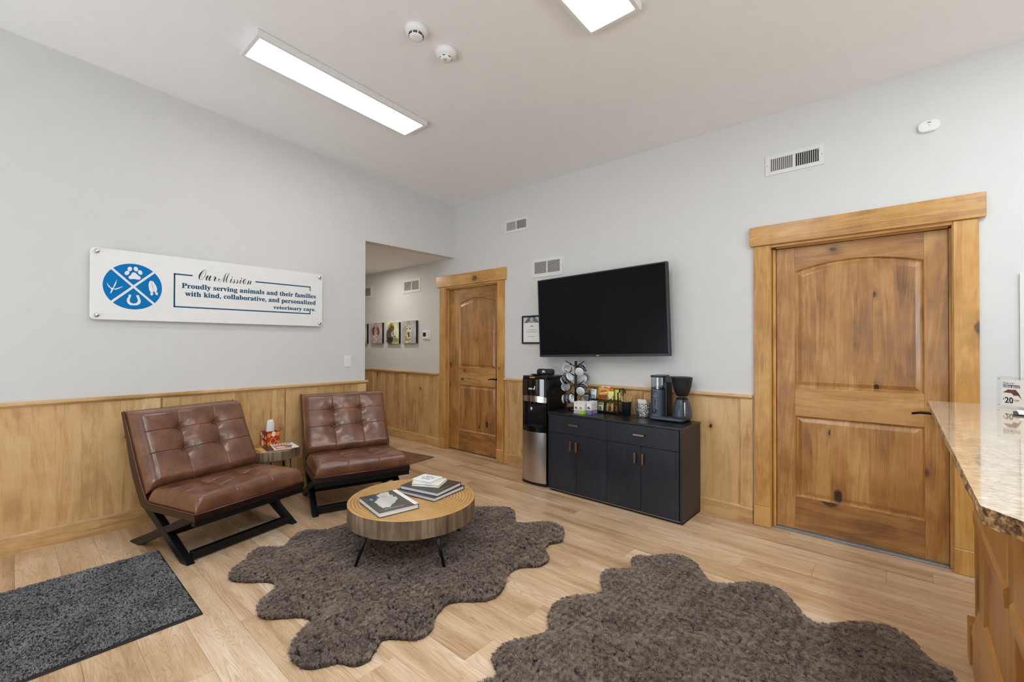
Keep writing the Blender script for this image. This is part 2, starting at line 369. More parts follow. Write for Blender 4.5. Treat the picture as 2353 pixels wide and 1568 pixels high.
def pile(name, stops, rough=.75, fine=26):
    m = bpy.data.materials.new(name); m.use_nodes = True; t = NT.__new__(NT); t.m = m; t.t = m.node_tree; t.n = m.node_tree.nodes; t.b = t.n['Principled BSDF']
    hi = t.new('ShaderNodeHairInfo'); tc = t.new('ShaderNodeTexCoord').outputs['Object']
    rn = hi.outputs['Random']; ic = hi.outputs['Intercept']; n = t.noise(tc, 6, 3)
    n2 = t.noise(tc, fine, 3)
    f = t.math('ADD', t.math('MULTIPLY', rn, .22), t.math('ADD', t.math('MULTIPLY', ic, .30), t.math('ADD', t.math('MULTIPLY', n, .28), t.math('MULTIPLY', n2, .30))))
    t.link(t.ramp(f, stops), t.b.inputs['Base Color']); t.set(Roughness=rough, Specular_IOR_Level=.3); return m
M['wool'] = pile('brown_wool', [(.2, srgb(56, 48, 42)), (.5, srgb(114, 99, 89)), (.8, srgb(184, 166, 152))], .6)
M['hide'] = plain('sheepskin_backing', (58, 48, 42), .9)
M['mat_pile'] = pile('charcoal_mat_pile', [(.32, srgb(22, 22, 24)), (.5, srgb(76, 76, 79)), (.72, srgb(186, 184, 184))], .7, 150)
M['rubber'] = plain('black_rubber', (26, 25, 24), .7)
# ------------------------------------------------------------------ measured outlines
RUG_A = [(-2.945, 0.853), (-2.991, 0.882), (-3.039, 0.937), (-3.053, 0.974), (-3.134, 1.022), (-3.175, 1.084), (-3.135, 1.135), (-3.069, 1.194), (-3.1, 1.24), (-3.182, 1.308), (-3.211, 1.372), (-3.181, 1.434), (-3.124, 1.495), (-3.11, 1.578), (-3.117, 1.663), (-3.15, 1.87), (-3.069, 2.093), (-2.928, 2.287), (-2.776, 2.401), (-2.639, 2.524), (-2.6, 2.591), (-2.531, 2.644), (-2.466, 2.702), (-2.376, 2.694), (-2.286, 2.606), (-2.216, 2.53), (-2.146, 2.535), (-2.096, 2.599), (-2.041, 2.675), (-1.961, 2.701), (-1.884, 2.679), (-1.827, 2.608), (-1.775, 2.523), (-1.776, 2.481), (-1.805, 2.418), (-1.798, 2.349), (-1.755, 2.301), (-1.704, 2.263), (-1.668, 2.203), (-1.674, 2.135), (-1.716, 2.085), (-1.754, 2.038), (-1.756, 1.965), (-1.73, 1.897), (-1.682, 1.831), (-1.649, 1.76), (-1.651, 1.681), (-1.695, 1.623), (-1.754, 1.57), (-1.786, 1.505), (-1.768, 1.45), (-1.745, 1.403), (-1.718, 1.363), (-1.678, 1.322), (-1.668, 1.28), (-1.677, 1.236), (-1.718, 1.199), (-1.764, 1.165), (-1.786, 1.131), (-1.769, 1.098), (-1.741, 1.058), (-1.718, 1.016), (-1.722, 0.976), (-1.749, 0.95), (-1.791, 0.932), (-1.811, 0.909), (-1.827, 0.871), (-1.849, 0.837), (-1.883, 0.814), (-1.939, 0.806), (-2.001, 0.813), (-2.046, 0.837), (-2.089, 0.882), (-2.118, 0.928), (-2.153, 0.966), (-2.186, 0.976), (-2.229, 0.962), (-2.268, 0.927), (-2.3, 0.89), (-2.332, 0.853), (-2.378, 0.828), (-2.441, 0.83), (-2.493, 0.853), (-2.536, 0.897), (-2.56, 0.943), (-2.608, 0.981), (-2.653, 0.993), (-2.707, 0.973), (-2.758, 0.927), (-2.809, 0.882), (-2.854, 0.85), (-2.894, 0.842)]
RUG_B = [(-1.234, 1.297), (-1.263, 1.331), (-1.321, 1.369), (-1.346, 1.414), (-1.345, 1.465), (-1.319, 1.529), (-1.274, 1.591), (-1.255, 1.652), (-1.26, 1.691), (-1.329, 1.774), (-1.356, 1.853), (-1.354, 1.933), (-1.319, 1.999), (-1.266, 2.052), (-1.235, 2.118), (-1.249, 2.167), (-1.302, 2.232), (-1.337, 2.32), (-1.314, 2.388), (-1.249, 2.435), (-1.236, 2.484), (-1.279, 2.56), (-1.272, 2.635), (-1.215, 2.678), (-1.16, 2.76), (-1.107, 2.815), (-1.035, 2.818), (-0.961, 2.767), (-0.888, 2.67), (-0.835, 2.624), (-0.777, 2.637), (-0.721, 2.693), (-0.646, 2.77), (-0.571, 2.796), (-0.498, 2.763), (-0.428, 2.657), (-0.379, 2.587), (-0.329, 2.57), (-0.27, 2.612), (-0.214, 2.679), (-0.165, 2.73), (-0.114, 2.759), (-0.064, 2.766), (-0.006, 2.725), (0.032, 2.655), (0.06, 2.594), (0.101, 2.568), (0.127, 2.548), (0.139, 2.501), (0.15, 2.387), (0.135, 2.25), (0.053, 2.102), (-0.065, 1.984), (-0.15, 1.861), (-0.197, 1.712), (-0.302, 1.598), (-0.423, 1.551), (-0.528, 1.436), (-0.667, 1.399), (-0.791, 1.312), (-0.914, 1.326), (-1.037, 1.242), (-1.153, 1.194), (-1.254, 1.208), (-1.257, 1.261)]
ICONS = {'pad': [(0.5964, 1.8779), (0.6067, 1.8751), (0.615, 1.8655), (0.6233, 1.8571), (0.6327, 1.8501), (0.6376, 1.8399), (0.6349, 1.8316), (0.6256, 1.8265), (0.6132, 1.8273), (0.5988, 1.8294), (0.5866, 1.8262), (0.5744, 1.8256), (0.5672, 1.8346), (0.5692, 1.8441), (0.5792, 1.8532), (0.5852, 1.8672), (0.5893, 1.8743)], 'bird_a': [(0.4497, 1.7903), (0.4546, 1.7767), (0.4642, 1.7635), (0.475, 1.7503), (0.4827, 1.7537), (0.4855, 1.7617), (0.4912, 1.7805), (0.4979, 1.7994), (0.5037, 1.8156), (0.5009, 1.7919), (0.4971, 1.7733), (0.4875, 1.7541), (0.4856, 1.7475), (0.4964, 1.7472), (0.511, 1.7551), (0.5248, 1.763), (0.5396, 1.7666), (0.5248, 1.7578), (0.5111, 1.7473), (0.4954, 1.7398), (0.4837, 1.7434), (0.4819, 1.7329), (0.4761, 1.7194), (0.4689, 1.7089), (0.4703, 1.7215), (0.4744, 1.7399), (0.4731, 1.7437), (0.4624, 1.7543), (0.4527, 1.7713)], 'hoofL': [(0.6983, 1.8278), (0.6908, 1.8229), (0.6856, 1.8114), (0.683, 1.7922), (0.6848, 1.7706), (0.6892, 1.752), (0.6957, 1.7404), (0.7043, 1.7371), (0.7118, 1.7418), (0.7128, 1.7487), (0.7072, 1.7783), (0.7017, 1.805)], 'hoofR': [(0.7004, 1.8272), (0.7102, 1.8222), (0.7211, 1.8042), (0.7299, 1.786), (0.7343, 1.7672), (0.7334, 1.7534), (0.728, 1.7433), (0.7215, 1.7413), (0.7161, 1.7463), (0.7127, 1.7597), (0.7071, 1.7919), (0.702, 1.8132)], 'dewL': [(0.6932, 1.7374), (0.7, 1.7353), (0.7107, 1.7363), (0.7112, 1.7268), (0.7066, 1.7168), (0.7019, 1.7151), (0.6958, 1.72)], 'dewR': [(0.7215, 1.7372), (0.7302, 1.7421), (0.7356, 1.744), (0.7394, 1.7319), (0.7379, 1.7222), (0.7325, 1.7204), (0.7248, 1.7279)], 'shoe': [(0.5687, 1.7105), (0.5843, 1.7118), (0.5824, 1.6997), (0.5764, 1.6807), (0.5755, 1.6647), (0.5817, 1.6519), (0.598, 1.6473), (0.6144, 1.653), (0.6216, 1.6655), (0.6204, 1.6815), (0.6141, 1.6997), (0.6119, 1.7102), (0.6285, 1.711), (0.6285, 1.7022), (0.636, 1.6827), (0.6392, 1.6641), (0.6331, 1.6476), (0.6187, 1.6359), (0.6002, 1.6341), (0.5777, 1.6344), (0.5655, 1.6455), (0.559, 1.6622), (0.5603, 1.6794), (0.5692, 1.6973)]}
TOES = [(0.5745, 1.8996), (0.6089, 1.9035), (0.5593, 1.8688), (0.6337, 1.8811)]
SGN = dict(shop=(.0297, 1.1785, .047), bar=(.0292, 1.163, .0998, 1.175), dollar=(.0292, 1.107), n20=(.0368, 1.0945, .0355), off=(.0766, 1.104, .0185),
    bat=[(.0284, 1.1389), (.0514, 1.1548), (.0678, 1.1542), (.0819, 1.1556), (.0957, 1.1395), (.1063, 1.1146), (.0917, 1.1303), (.0737, 1.1283), (.0656, 1.1384), (.043, 1.1393)])
# ------------------------------------------------------------------ room shell
DX, BY, FY, RX = -4.302, 3.75, -2.3, 3.4          # drywall planes: left, back, front (behind the camera), right
ceilz = lambda x, y: 3.3092-.06666*y-.01058*x
def wallbox(mb, x0, x1, y0, y1, z0=0, z1=None):
    t = bmesh.new(); c = [(x0, y0), (x1, y0), (x1, y1), (x0, y1)]
    lo = [t.verts.new((x, y, z0)) for x, y in c]; hi = [t.verts.new((x, y, ceilz(x, y)+.04 if z1 is None else z1)) for x, y in c]
    t.faces.new(lo[::-1]); t.faces.new(hi)
    for i in range(4): t.faces.new((lo[i], lo[(i+1) % 4], hi[(i+1) % 4], hi[i]))
    mb.merge(t)
def st(o): o['kind'] = 'structure'; return o
HALL_Z, END_Y, HX = 2.452, 2.494, -8.6
mb = MB(); wallbox(mb, DX-.12, DX, FY, END_Y); wallbox(mb, DX-.12, DX, END_Y, BY+.01, HALL_Z); wall_left = st(mb.build('wall_left', M['wall']))
D1 = (-4.497, -3.536, 2.095); D2 = (-.777, .217, 2.095)        # door openings: left, right, head
mb = MB()
for a, b in ((HX, D1[0]), (D1[1], D2[0]), (D2[1], RX+.12)): wallbox(mb, a, b, BY, BY+.14, 0, 3.4 if a > -5 else None)
for a, b, h in (D1, D2): wallbox(mb, a, b, BY, BY+.14, h, 3.4)
wall_back = st(mb.build('wall_back', M['wall']))
for a, b, h in (D1, D2): B('light_leak_block', M['subfloor'], wall_back, (a-.05, BY+.142, -.06), (b+.05, BY+.18, h+.1), 0)  # unseen dark sheet added behind each door to stop outside light leaking in
mb = MB(); wallbox(mb, HX, DX-.12, END_Y-.12, END_Y, 0, 2.6); wallbox(mb, HX-.12, HX, END_Y-.12, BY+.14, 0, 2.6); st(mb.build('wall_hall', M['wall']))
W1 = (-.95, 1.25, .95, 2.3); WD = (-3.95, -2.45, 0, 2.3); WS = (-.7, 1.9, 1.0, 2.3)
mb = MB(); wallbox(mb, DX-.12, WD[0], FY-.14, FY); wallbox(mb, WD[0], WD[1], FY-.14, FY, WD[3]); wallbox(mb, WD[1], W1[0], FY-.14, FY)
wallbox(mb, W1[0], W1[1], FY-.14, FY, 0, W1[2]); wallbox(mb, W1[0], W1[1], FY-.14, FY, W1[3]); wallbox(mb, W1[1], RX+.12, FY-.14, FY); st(mb.build('wall_front', M['wall']))
mb = MB(); wallbox(mb, RX, RX+.12, FY, WS[0]); wallbox(mb, RX, RX+.12, WS[0], WS[1], 0, WS[2]); wallbox(mb, RX, RX+.12, WS[0], WS[1], WS[3]); wallbox(mb, RX, RX+.12, WS[1], BY)
st(mb.build('wall_right', M['wall']))
def window(name, horiz, a0, a1, z0, z1, c, n):
    e = struct(name); mb = MB(); f = .06
    P = (lambda a, z, d: (a, c+d, z)) if horiz else (lambda a, z, d: (c+d, a, z))
    def bx(m, a, b, za, zb, d): m.box(tuple(min(p, q) for p, q in zip(P(a, za, -d), P(b, zb, d))), tuple(max(p, q) for p, q in zip(P(a, za, -d), P(b, zb, d))))
    for i in range(n+1):
        x = a0+(a1-a0-f)*i/n; bx(mb, x, x+f, z0, z1, .05)
    bx(mb, a0, a1, z0, z0+f, .045); bx(mb, a0, a1, z1-f, z1, .045); mb.build('window_frame', M['white_metal'], e)
    for i in range(n):
        x = a0+f+(a1-a0-f)*i/n; m2 = MB(); bx(m2, x, x+(a1-a0-f)/n-f, z0+f, z1-f, .004); m2.build('pane', M['glass'], e)
window('window_1', True, *W1[:2], *W1[2:], FY-.07, 2)
window('door_3', True, *WD[:2], .0, WD[3], FY-.07, 2)
window('window_2', False, *WS[:2], *WS[2:], RX+.06, 2)
# ceiling
t = MB(); bm = bmesh.new(); c = [(DX-.12, FY-.14), (RX+.12, FY-.14), (RX+.12, BY+.14), (DX-.12, BY+.14)]
lo = [bm.verts.new((x, y, ceilz(x, y))) for x, y in c]; hi = [bm.verts.new((x, y, ceilz(x, y)+.1)) for x, y in c]
bm.faces.new(lo[::-1]); bm.faces.new(hi)
for i in range(4): bm.faces.new((lo[i], lo[(i+1) % 4], hi[(i+1) % 4], hi[i]))
bmesh.ops.recalc_face_normals(bm, faces=bm.faces); t.merge(bm)
ceiling = st(t.build('ceiling', M['ceil'])); B('hall_ceiling', M['ceil'], ceiling, (HX, END_Y, HALL_Z), (DX-.12, BY, HALL_Z+.08), 0)
# floor: planks laid along X, each a part of the floor
floor = st(MB().box((HX, FY, -.06), (RX, BY+.15, -.012)).build('floor', M['subfloor']))
PW, PL = .182, 1.22; cache = {}
def plank_mesh(l, wd):
    k = (round(l, 3), round(wd, 3))
    if k not in cache:
        me = MB().box((0, 0, -.012), (l-.0007, wd-.0007, 0), .0008).build('plank', M['plank']); cache[k] = me.data; bpy.data.objects.remove(me)
    return cache[k]
rn = random.Random(3); row = 0; y = -1.25
while y < BY:
    wd = min(PW, BY-y); x0 = (HX if y > END_Y-.15 else DX); x1 = .75 if y < 1.0 else 1.15; x = x0-rn.uniform(0, PL)
    while x < x1:
        a, b = max(x, x0), min(x+PL, x1)
        if b-a > .08: link('plank', plank_mesh(b-a, wd), floor, (a, y, 0))
        x += PL
    y += PW
for a, b, h in (D1, D2): B('sill', M['plank'], floor, (a, BY, -.012), (b, BY+.14, -.0004), 0)
m = MB(); m.box((HX, FY, -.012), (RX, -1.25, -.0005)); m.box((1.15, -1.25, -.012), (RX, BY, -.0005)); m.box((.75, -1.25, -.012), (1.15, 1.03-.182*.2, -.0005)); tag(m.build('plank_field', M['plank'], floor), kind='stuff')

# ------------------------------------------------------------------ wainscot
def cap_profile(): return [(0, .934), (.012, .934), (.016, .940), (.020, .946), (.030, .950), (.032, .954), (.032, .968), (.028, .972), (0, .972)]
def wains_left():
    x = DX; B('wainscot_panel', M['panel_L'], wall_left, (x, FY, .11), (x+.008, END_Y, .95), 0)
    for y0, y1 in ((-1.0, -.88), (.672, .768), (1.566, 1.678), (2.40, END_Y+.006)):
        B('stile', M['trim_Z_L'], wall_left, (x, y0, .118), (x+.018, y1, .938), .004)
        for yy, s in ((y0, -1), (y1, 1)):
            if yy < END_Y: MB().prism([(yy, x+.008), (yy+.012*s, x+.008), (yy, x+.016)], .118, .934, 'Z', rot(((0, 1, 0), (1, 0, 0), (0, 0, 1)))).build('stile_moulding', M['trim_Z_L'], wall_left)
    m = MB().prism([(DX+u, z) for u, z in cap_profile()], FY, END_Y+.02, 'Y'); m.build('cap_rail', M['trim_Y'], wall_left)
    o = MB().prism([(DX, 0), (DX+.022, 0), (DX+.022, .108), (DX+.016, .116), (DX+.012, .124), (DX, .124)], FY, END_Y+.012, 'Y').build('baseboard_left', M['trim_Y']); st(o)
wains_left()
def wains_back(x0, x1, stiles):
    B('wainscot_panel', M['panel_B'], wall_back, (x0, BY-.008, .11), (x1, BY, .95), 0)
    for a, b in stiles:
        B('stile', M['trim_Z_B'], wall_back, (a, BY-.018, .118), (b, BY, .938), .004)
    m = MB().prism([(BY-u, z) for u, z in cap_profile()], x0, x1, 'X'); m.build('cap_rail', M['trim_X'], wall_back)
    st(MB().prism([(BY, 0), (BY-.022, 0), (BY-.022, .108), (BY-.016, .116), (BY-.012, .124), (BY, .124)], x0, x1, 'X').build('baseboard_back', M['trim_X']))
wains_back(HX, -4.603, ((-7.2, -7.08), (-6.30, -6.19), (-5.484, -5.357), (-4.70, -4.603)))
wains_back(-3.433, -.88, ((-3.433, -3.37), (-1.88, -1.76), (-.97, -.88)))
wains_back(.32, RX, ((.32, .40),))

# ------------------------------------------------------------------ doors
M['threshold'] = plain('grey_threshold', (150, 158, 166), .5, .5)
def door(name, op, case, header, slab, pan, lever, plinths):
    e = struct(name); x0, x1, head = op; yf = BY-.02
    B('jamb', M['case_Z'], e, (x0, BY-.012, 0), (x0+.018, BY+.14, head-.02), .002); B('jamb', M['case_Z'], e, (x1-.018, BY-.012, 0), (x1, BY+.14, head-.02), .002)
    B('jamb_head', M['case_X'], e, (x0, BY-.012, head-.02), (x1, BY+.14, head), .002)
    s0, s1, sz = slab; ys = BY+.06
    for a, b in ((s0-.022, s0-.001), (s1+.001, s1+.022)): B('door_stop', M['case_Z'], e, (a, ys-.02, 0), (b, ys-.002, sz), .003)
    B('door_stop', M['case_X'], e, (s0, ys-.02, sz+.002), (s1, ys-.002, sz+.022), .003)
    for (a, b) in case:
        pl = plinths
        B('plinth_block', M['case_Z'], e, (a-.003, yf-.006, .001), (b+.003, BY-.001, pl), .003)
        B('casing', M['case_Z'], e, (a, yf, pl), (b, BY-.001, header[2]), .003)
    B('header', M['case_X'], e, (header[0], yf-.016, header[2]), (header[1], BY-.001, header[3]), .003)
    # slab: stiles, rails, raised panels
    pl, pr, ub, ut, apex, lb, lt = pan; y0, y1 = ys, ys+.042
    B('stile', M['door_Z'], e, (s0, y0, .012), (pl, y1, sz), .0015); B('stile', M['door_Z'], e, (pr, y0, .012), (s1, y1, sz), .0015)
    B('rail', M['door_X'], e, (pl, y0, .012), (pr, y1, lb), .0015); B('rail', M['door_X'], e, (pl, y0, lt), (pr, y1, ub), .0015)
    N = 22; arch = lambda i, d=0: (pl+d+(pr-pl-2*d)*i/N, ut-d+(apex-ut)*math.sin(PI*i/N)**.85)
    MB().prism([(pl, sz)]+[arch(i) for i in range(N+1)]+[(pr, sz)], y0, y1, 'Y').build('rail', M['door_X'], e)
    def raised(poly_fn, nm):
        m = MB(); t = bmesh.new(); rings = []
        for d, yy in ((0, y0+.001), (.010, y0+.013), (.018, y0+.013), (.040, y0+.004), (.044, y0+.003)):
            rings.append([t.verts.new((p[0], yy, p[1])) for p in poly_fn(d)])
        for A, Bq in zip(rings, rings[1:]):
            for k in range(len(A)): t.faces.new((A[k], A[(k+1) % len(A)], Bq[(k+1) % len(A)], Bq[k]))
        t.faces.new(rings[-1]); bmesh.ops.recalc_face_normals(t, faces=t.faces)
        back = [t.verts.new((p[0], y1-.006, p[1])) for p in poly_fn(0)]; t.faces.new(back[::-1])
        for k in range(len(back)): t.faces.new((rings[0][k], back[k], back[(k+1) % len(back)], rings[0][(k+1) % len(back)]))
        bmesh.ops.recalc_face_normals(t, faces=t.faces); m.merge(t); m.build(nm, M['door_P'], e)
    raised(lambda d: [(pl+d, ub+d), (pr-d, ub+d)]+[arch(i, d) for i in range(N, -1, -1)], 'raised_panel')
    raised(lambda d: [(pl+d, lb+d), (pr-d, lb+d), (pr-d, lt-d), (pl+d, lt-d)], 'raised_panel')
    lx, lz = lever; h = MB()
    h.lathe([(.026, 0), (.026, .008), (.02, .012)], 20, rot(((1, 0, 0), (0, 0, 1), (0, -1, 0)), (lx, y0, lz)))
    h.tube([(lx, y0, lz), (lx, y0-.045, lz), (lx-.03, y0-.055, lz+.004), (lx-.075, y0-.055, lz+.003), (lx-.115, y0-.05, lz-.006)], [.009, .009, .009, .008, .007], 10)
    h.build('lever_handle', M['bronze'], e)
    if name == 'door_2': B('threshold', M['threshold'], e, (s0, ys-.035, 0), (s1, ys+.03, .010), .002)
    return e
door('door_1', D1, ((-4.593, -4.487), (-3.548, -3.443)), (-4.640, -3.414, 2.094, 2.236), (-4.475, -3.562, 2.062), (-4.292, -3.65, 1.06, 1.87, 1.935, .265, .84), (-3.60, .94), .145)
door('door_2', D2, ((-.870, -.764), (.204, .312)), (-.893, .341, 2.094, 2.238), (-.735, .187, 2.066), (-.617, .077, 1.043, 1.891, 1.948, .252, .836), (.132, .93), .15)
# ------------------------------------------------------------------ ceiling fixtures and devices
def ceil_frame(x, y):
    n = Vector((.01058, .06666, 1)).normalized(); n = -n                      # outward (down)
    ey = Vector((0, 1, -.06666)).normalized(); ex = ey.cross(-n).normalized()
    return rot((ex, ey, -n), (x, y, ceilz(x, y)))
M['led'] = emission('led_diffuser', (1, .985, .96, 1), 9.0)
def panel_light(x, y, lx, ly, label):
    e = thing('ceiling_light', label, 'ceiling light', group='flat white ceiling lights'); e.matrix_world = ceil_frame(x, y)
    m = MB(); f = .028
    m.box((-lx/2, -ly/2, -.045), (-lx/2+f, ly/2, -.001), .004); m.box((lx/2-f, -ly/2, -.045), (lx/2, ly/2, -.001), .004)
    m.box((-lx/2+f, -ly/2, -.045), (lx/2-f, -ly/2+f, -.001), .004); m.box((-lx/2+f, ly/2-f, -.045), (lx/2-f, ly/2, -.001), .004)
    m.build('frame', M['white_metal'], e); B('diffuser', M['led'], e, (-lx/2+f, -ly/2+f, -.040), (lx/2-f, ly/2-f, -.02), 0)
panel_light(-3.095, 1.62, .305, 1.285, 'long flat white ceiling light, fully in view above the left wall sign')
panel_light(-1.208, 1.572, .32, 1.285, 'flat white ceiling light cut off by the top edge of the photo')
def detector(x, y, label, kind):
    e = thing('smoke_detector', label, 'smoke detector', group='round white detectors on the ceiling'); e.matrix_world = ceil_frame(x, y)
    MB().lathe([(.0, -.001), (.066, -.001), (.068, -.006), (.066, -.012), (0, -.013)], 36).build('base', M['white'], e)
    if kind:
        MB().lathe([(.062, -.012), (.062, -.022), (.052, -.030), (.042, -.034), (.040, -.050), (.030, -.056), (0, -.057)], 36, capb=False).build('cover', M['white'], e)
        for k in range(8):
            m = MB(); a = k*PI/4; Mz = Matrix.Rotation(a, 4, 'Z')
            for z in (-.037, -.045):
                m.box((.0385, -.012, z-.0025), (.0425, .012, z+.0025), 0, 1, Mz)
            m.build('vent_slot', M['dark'], e)
    else:
        MB().lathe([(.063, -.012), (.063, -.026), (.056, -.034), (.036, -.038), (.034, -.050), (.028, -.056), (0, -.057)], 36, capb=False).build('cover', M['white'], e)
        for k in range(6):
            m = MB(); m.box((.0345, -.008, -.046), (.0365, .008, -.042), 0, 1, Matrix.Rotation(k*PI/3, 4, 'Z')); m.build('vent_slot', M['dark'], e)
        MB().lathe([(.012, -.0565), (.012, -.059), (0, -.059)], 16, Matrix.Translation((.006, -.010, 0))).build('sounder_grille', M['louver'], e)
detector(-2.178, 1.59, 'round white smoke detector with dark vent slots, nearer the camera', 1)
detector(-2.185, 1.823, 'round white smoke detector with small grille, farther from the camera', 0)

# ------------------------------------------------------------------ wall devices
def vent(x0, x1, z0, z1, label, vertical, n, open_r=False):
    e = thing('air_vent', label, 'air vent', ((x0+x1)/2, BY, (z0+z1)/2), group='white air vents on the back wall'); W_, H_ = x1-x0, z1-z0
    yo = lambda a: -a
    m = MB(); bx, bz = W_*.085, H_*.19; 
    def bb(m, a, b, za, zb, d0, d1, bev=.001): m.box((a, -d1, za), (b, -d0, zb), bev)
    bb(m, -W_/2, -W_/2+bx, -H_/2, H_/2, 0, .007); bb(m, W_/2-bx, W_/2, -H_/2, H_/2, 0, .007); bb(m, -W_/2+bx, W_/2-bx, -H_/2, -H_/2+bz, 0, .007); bb(m, -W_/2+bx, W_/2-bx, H_/2-bz, H_/2, 0, .007)
    bb(m, -.008, .008, -H_/2+bz, H_/2-bz, 0, .007); m.build('frame', M['white_metal'], e)
    m = MB(); bb(m, -W_/2+bx*.9, W_/2-bx*.9, -H_/2+bz*.9, H_/2-bz*.9, .0002, .0012, 0); m.build('cavity', M['dark'], e)
    for s in (-1, 1):
        a, b = (.008, W_/2-bx) if s > 0 else (-W_/2+bx, -.008)
        for i in range(n):
            mm = MB()
            if vertical:
                wv = (b-a)/n; tw = .62 if not (open_r and s > 0) else .40
                if open_r is None and s < 0: tw = .82
                bb(mm, a+wv*i, a+wv*(i+tw), -H_/2+bz, H_/2-bz, .002, .0055, .0006)
            else:
                hv = (H_-2*bz)/n; mm.box((a, -.0058, -H_/2+bz+hv*i), (b, -.0035, -H_/2+bz+hv*(i+.55)), .0006)
            mm.build('louver', M['louver'], e)
    for s in (-1, 1): MB().lathe([(.004, 0), (.004, .0015), (0, .002)], 10, rot(((1, 0, 0), (0, 0, 1), (0, -1, 0)), (s*(W_/2-bx*.4), -.007, 0))).build('screw', M['steel'], e)
    if vertical: MB().tube([(W_/2-bx*.98, -.008, H_*.18), (W_/2-bx*1.0, -.016, H_*.26)], .004, 8).build('damper_lever', M['steel'], e)
vent(-3.445, -3.096, 2.616, 2.764, 'white wall vent high above the hall-side wooden door', True, 12, True)
vent(-3.04, -2.639, 2.072, 2.27, 'white return vent just above the television', False, 12)
vent(-.792, -.43, 2.613, 2.759, 'white wall vent above the large right-hand door', True, 11, True)
vent(-5.436, -5.024, 2.081, 2.277, 'white return vent above the dog portraits in the hall', False, 14)
vent(-6.68, -6.268, 2.079, 2.276, 'white return vent in the hall half hidden behind the wall corner', False, 14)
e = thing('wall_sensor', 'small oblong white sensor high on the wall right of the vent', 'sensor', (.103, BY, 2.70))
MB().prism([(x, z) for x, z in rrect(-.052, -.034, .052, .034, .032)], -.022, 0, 'Y', bevel=.004).build('housing', M['white'], e)
m = MB(); flat(m, rect(-.008, .017, .008, .021), WALL_B(-.0226)); flat(m, ell(0, .002, .002, .002, 10), WALL_B(-.0226)); m.build('slot', M['dark'], e)
e = thing('thermostat', 'small white thermostat with dark display beside the hall door', 'thermostat', (-4.872, BY, 1.478))
MB().prism(rrect(-.085, -.062, .078, .062, .012), -.008, 0, 'Y', bevel=.002).build('backplate', M['white'], e); MB().prism(rrect(-.078, -.052, .04, .052, .008), -.026, -.008, 'Y', bevel=.003).build('housing', M['white'], e)
MB().prism(rect(-.062, -.02, .004, .034), -.0268, -.026, 'Y').build('display', M['black_gloss'], e)
e = thing('light_switch', 'white rocker light switch on the left wall near the corner', 'light switch', (DX, 2.299, 1.177), PI/2)
MB().prism(rrect(-.037, -.0585, .037, .0585, .006), -.006, 0, 'Y', bevel=.0015).build('wall_plate', M['white'], e); MB().prism(rrect(-.016, -.033, .016, .033, .003), -.0095, -.006, 'Y', bevel=.001).build('rocker', M['white'], e)
for s in (-1, 1): MB().lathe([(.003, 0), (.003, .001), (0, .0015)], 8, rot(((1, 0, 0), (0, 0, 1), (0, -1, 0)), (0, -.006, s*.047))).build('screw', M['white_metal'], e)
# framed notice left of the television
e = thing('framed_notice', 'small black framed wifi notice partly behind the television edge', 'picture frame', (-3.04, BY, 1.513))
fw, fh = .135, .153; m = MB()
for a, b, c, d in ((-fw, -fw+.018, -fh, fh), (fw-.018, fw, -fh, fh), (-fw+.018, fw-.018, -fh, -fh+.018), (-fw+.018, fw-.018, fh-.018, fh)): m.box((a, -.018, c), (b, 0, d), .002)
m.build('frame', M['black_matte'], e); B('paper', M['paper'], e, (-fw+.016, -.010, -fh+.016), (fw-.016, -.003, fh-.016), 0)
T = WALL_B(-.0104); m = MB(); flat(m, rect(-.117, .075, .117, .135), T); m.build('header_photo_sky', plain('pale_sky_print', (206, 204, 204), .7), e)
T = WALL_B(-.0107); m = MB(); flat(m, [(-.105, .075), (.105, .075), (.045, .135), (-.045, .135)], T); m.build('header_photo_roof', plain('roof_print', (112, 104, 98), .7, var=.3), e)
T = WALL_B(-.0110); m = MB(); flat(m, ell(0, .112, .024, .021), T); flat(m, rect(-.045, .079, .045, .089), T); m.build('header_emblem', plain('emblem_print', (160, 194, 208), .7), e)
text('notice_title', 'WiFi', M['ink'], e, WALL_B(-.0106) @ Matrix.Translation((0, .03, 0)), width=.045, align='CENTER', thick=.012)
m = MB()
for z, a, b, sd in ((-.006, -.055, .05, 1), (-.028, -.08, .075, 2), (-.078, -.05, .045, 3)): scribble(m, a, b, z, .0085, WALL_B(-.0104), seed=sd)
m.build('notice_lines', M['grey_ink'], e)
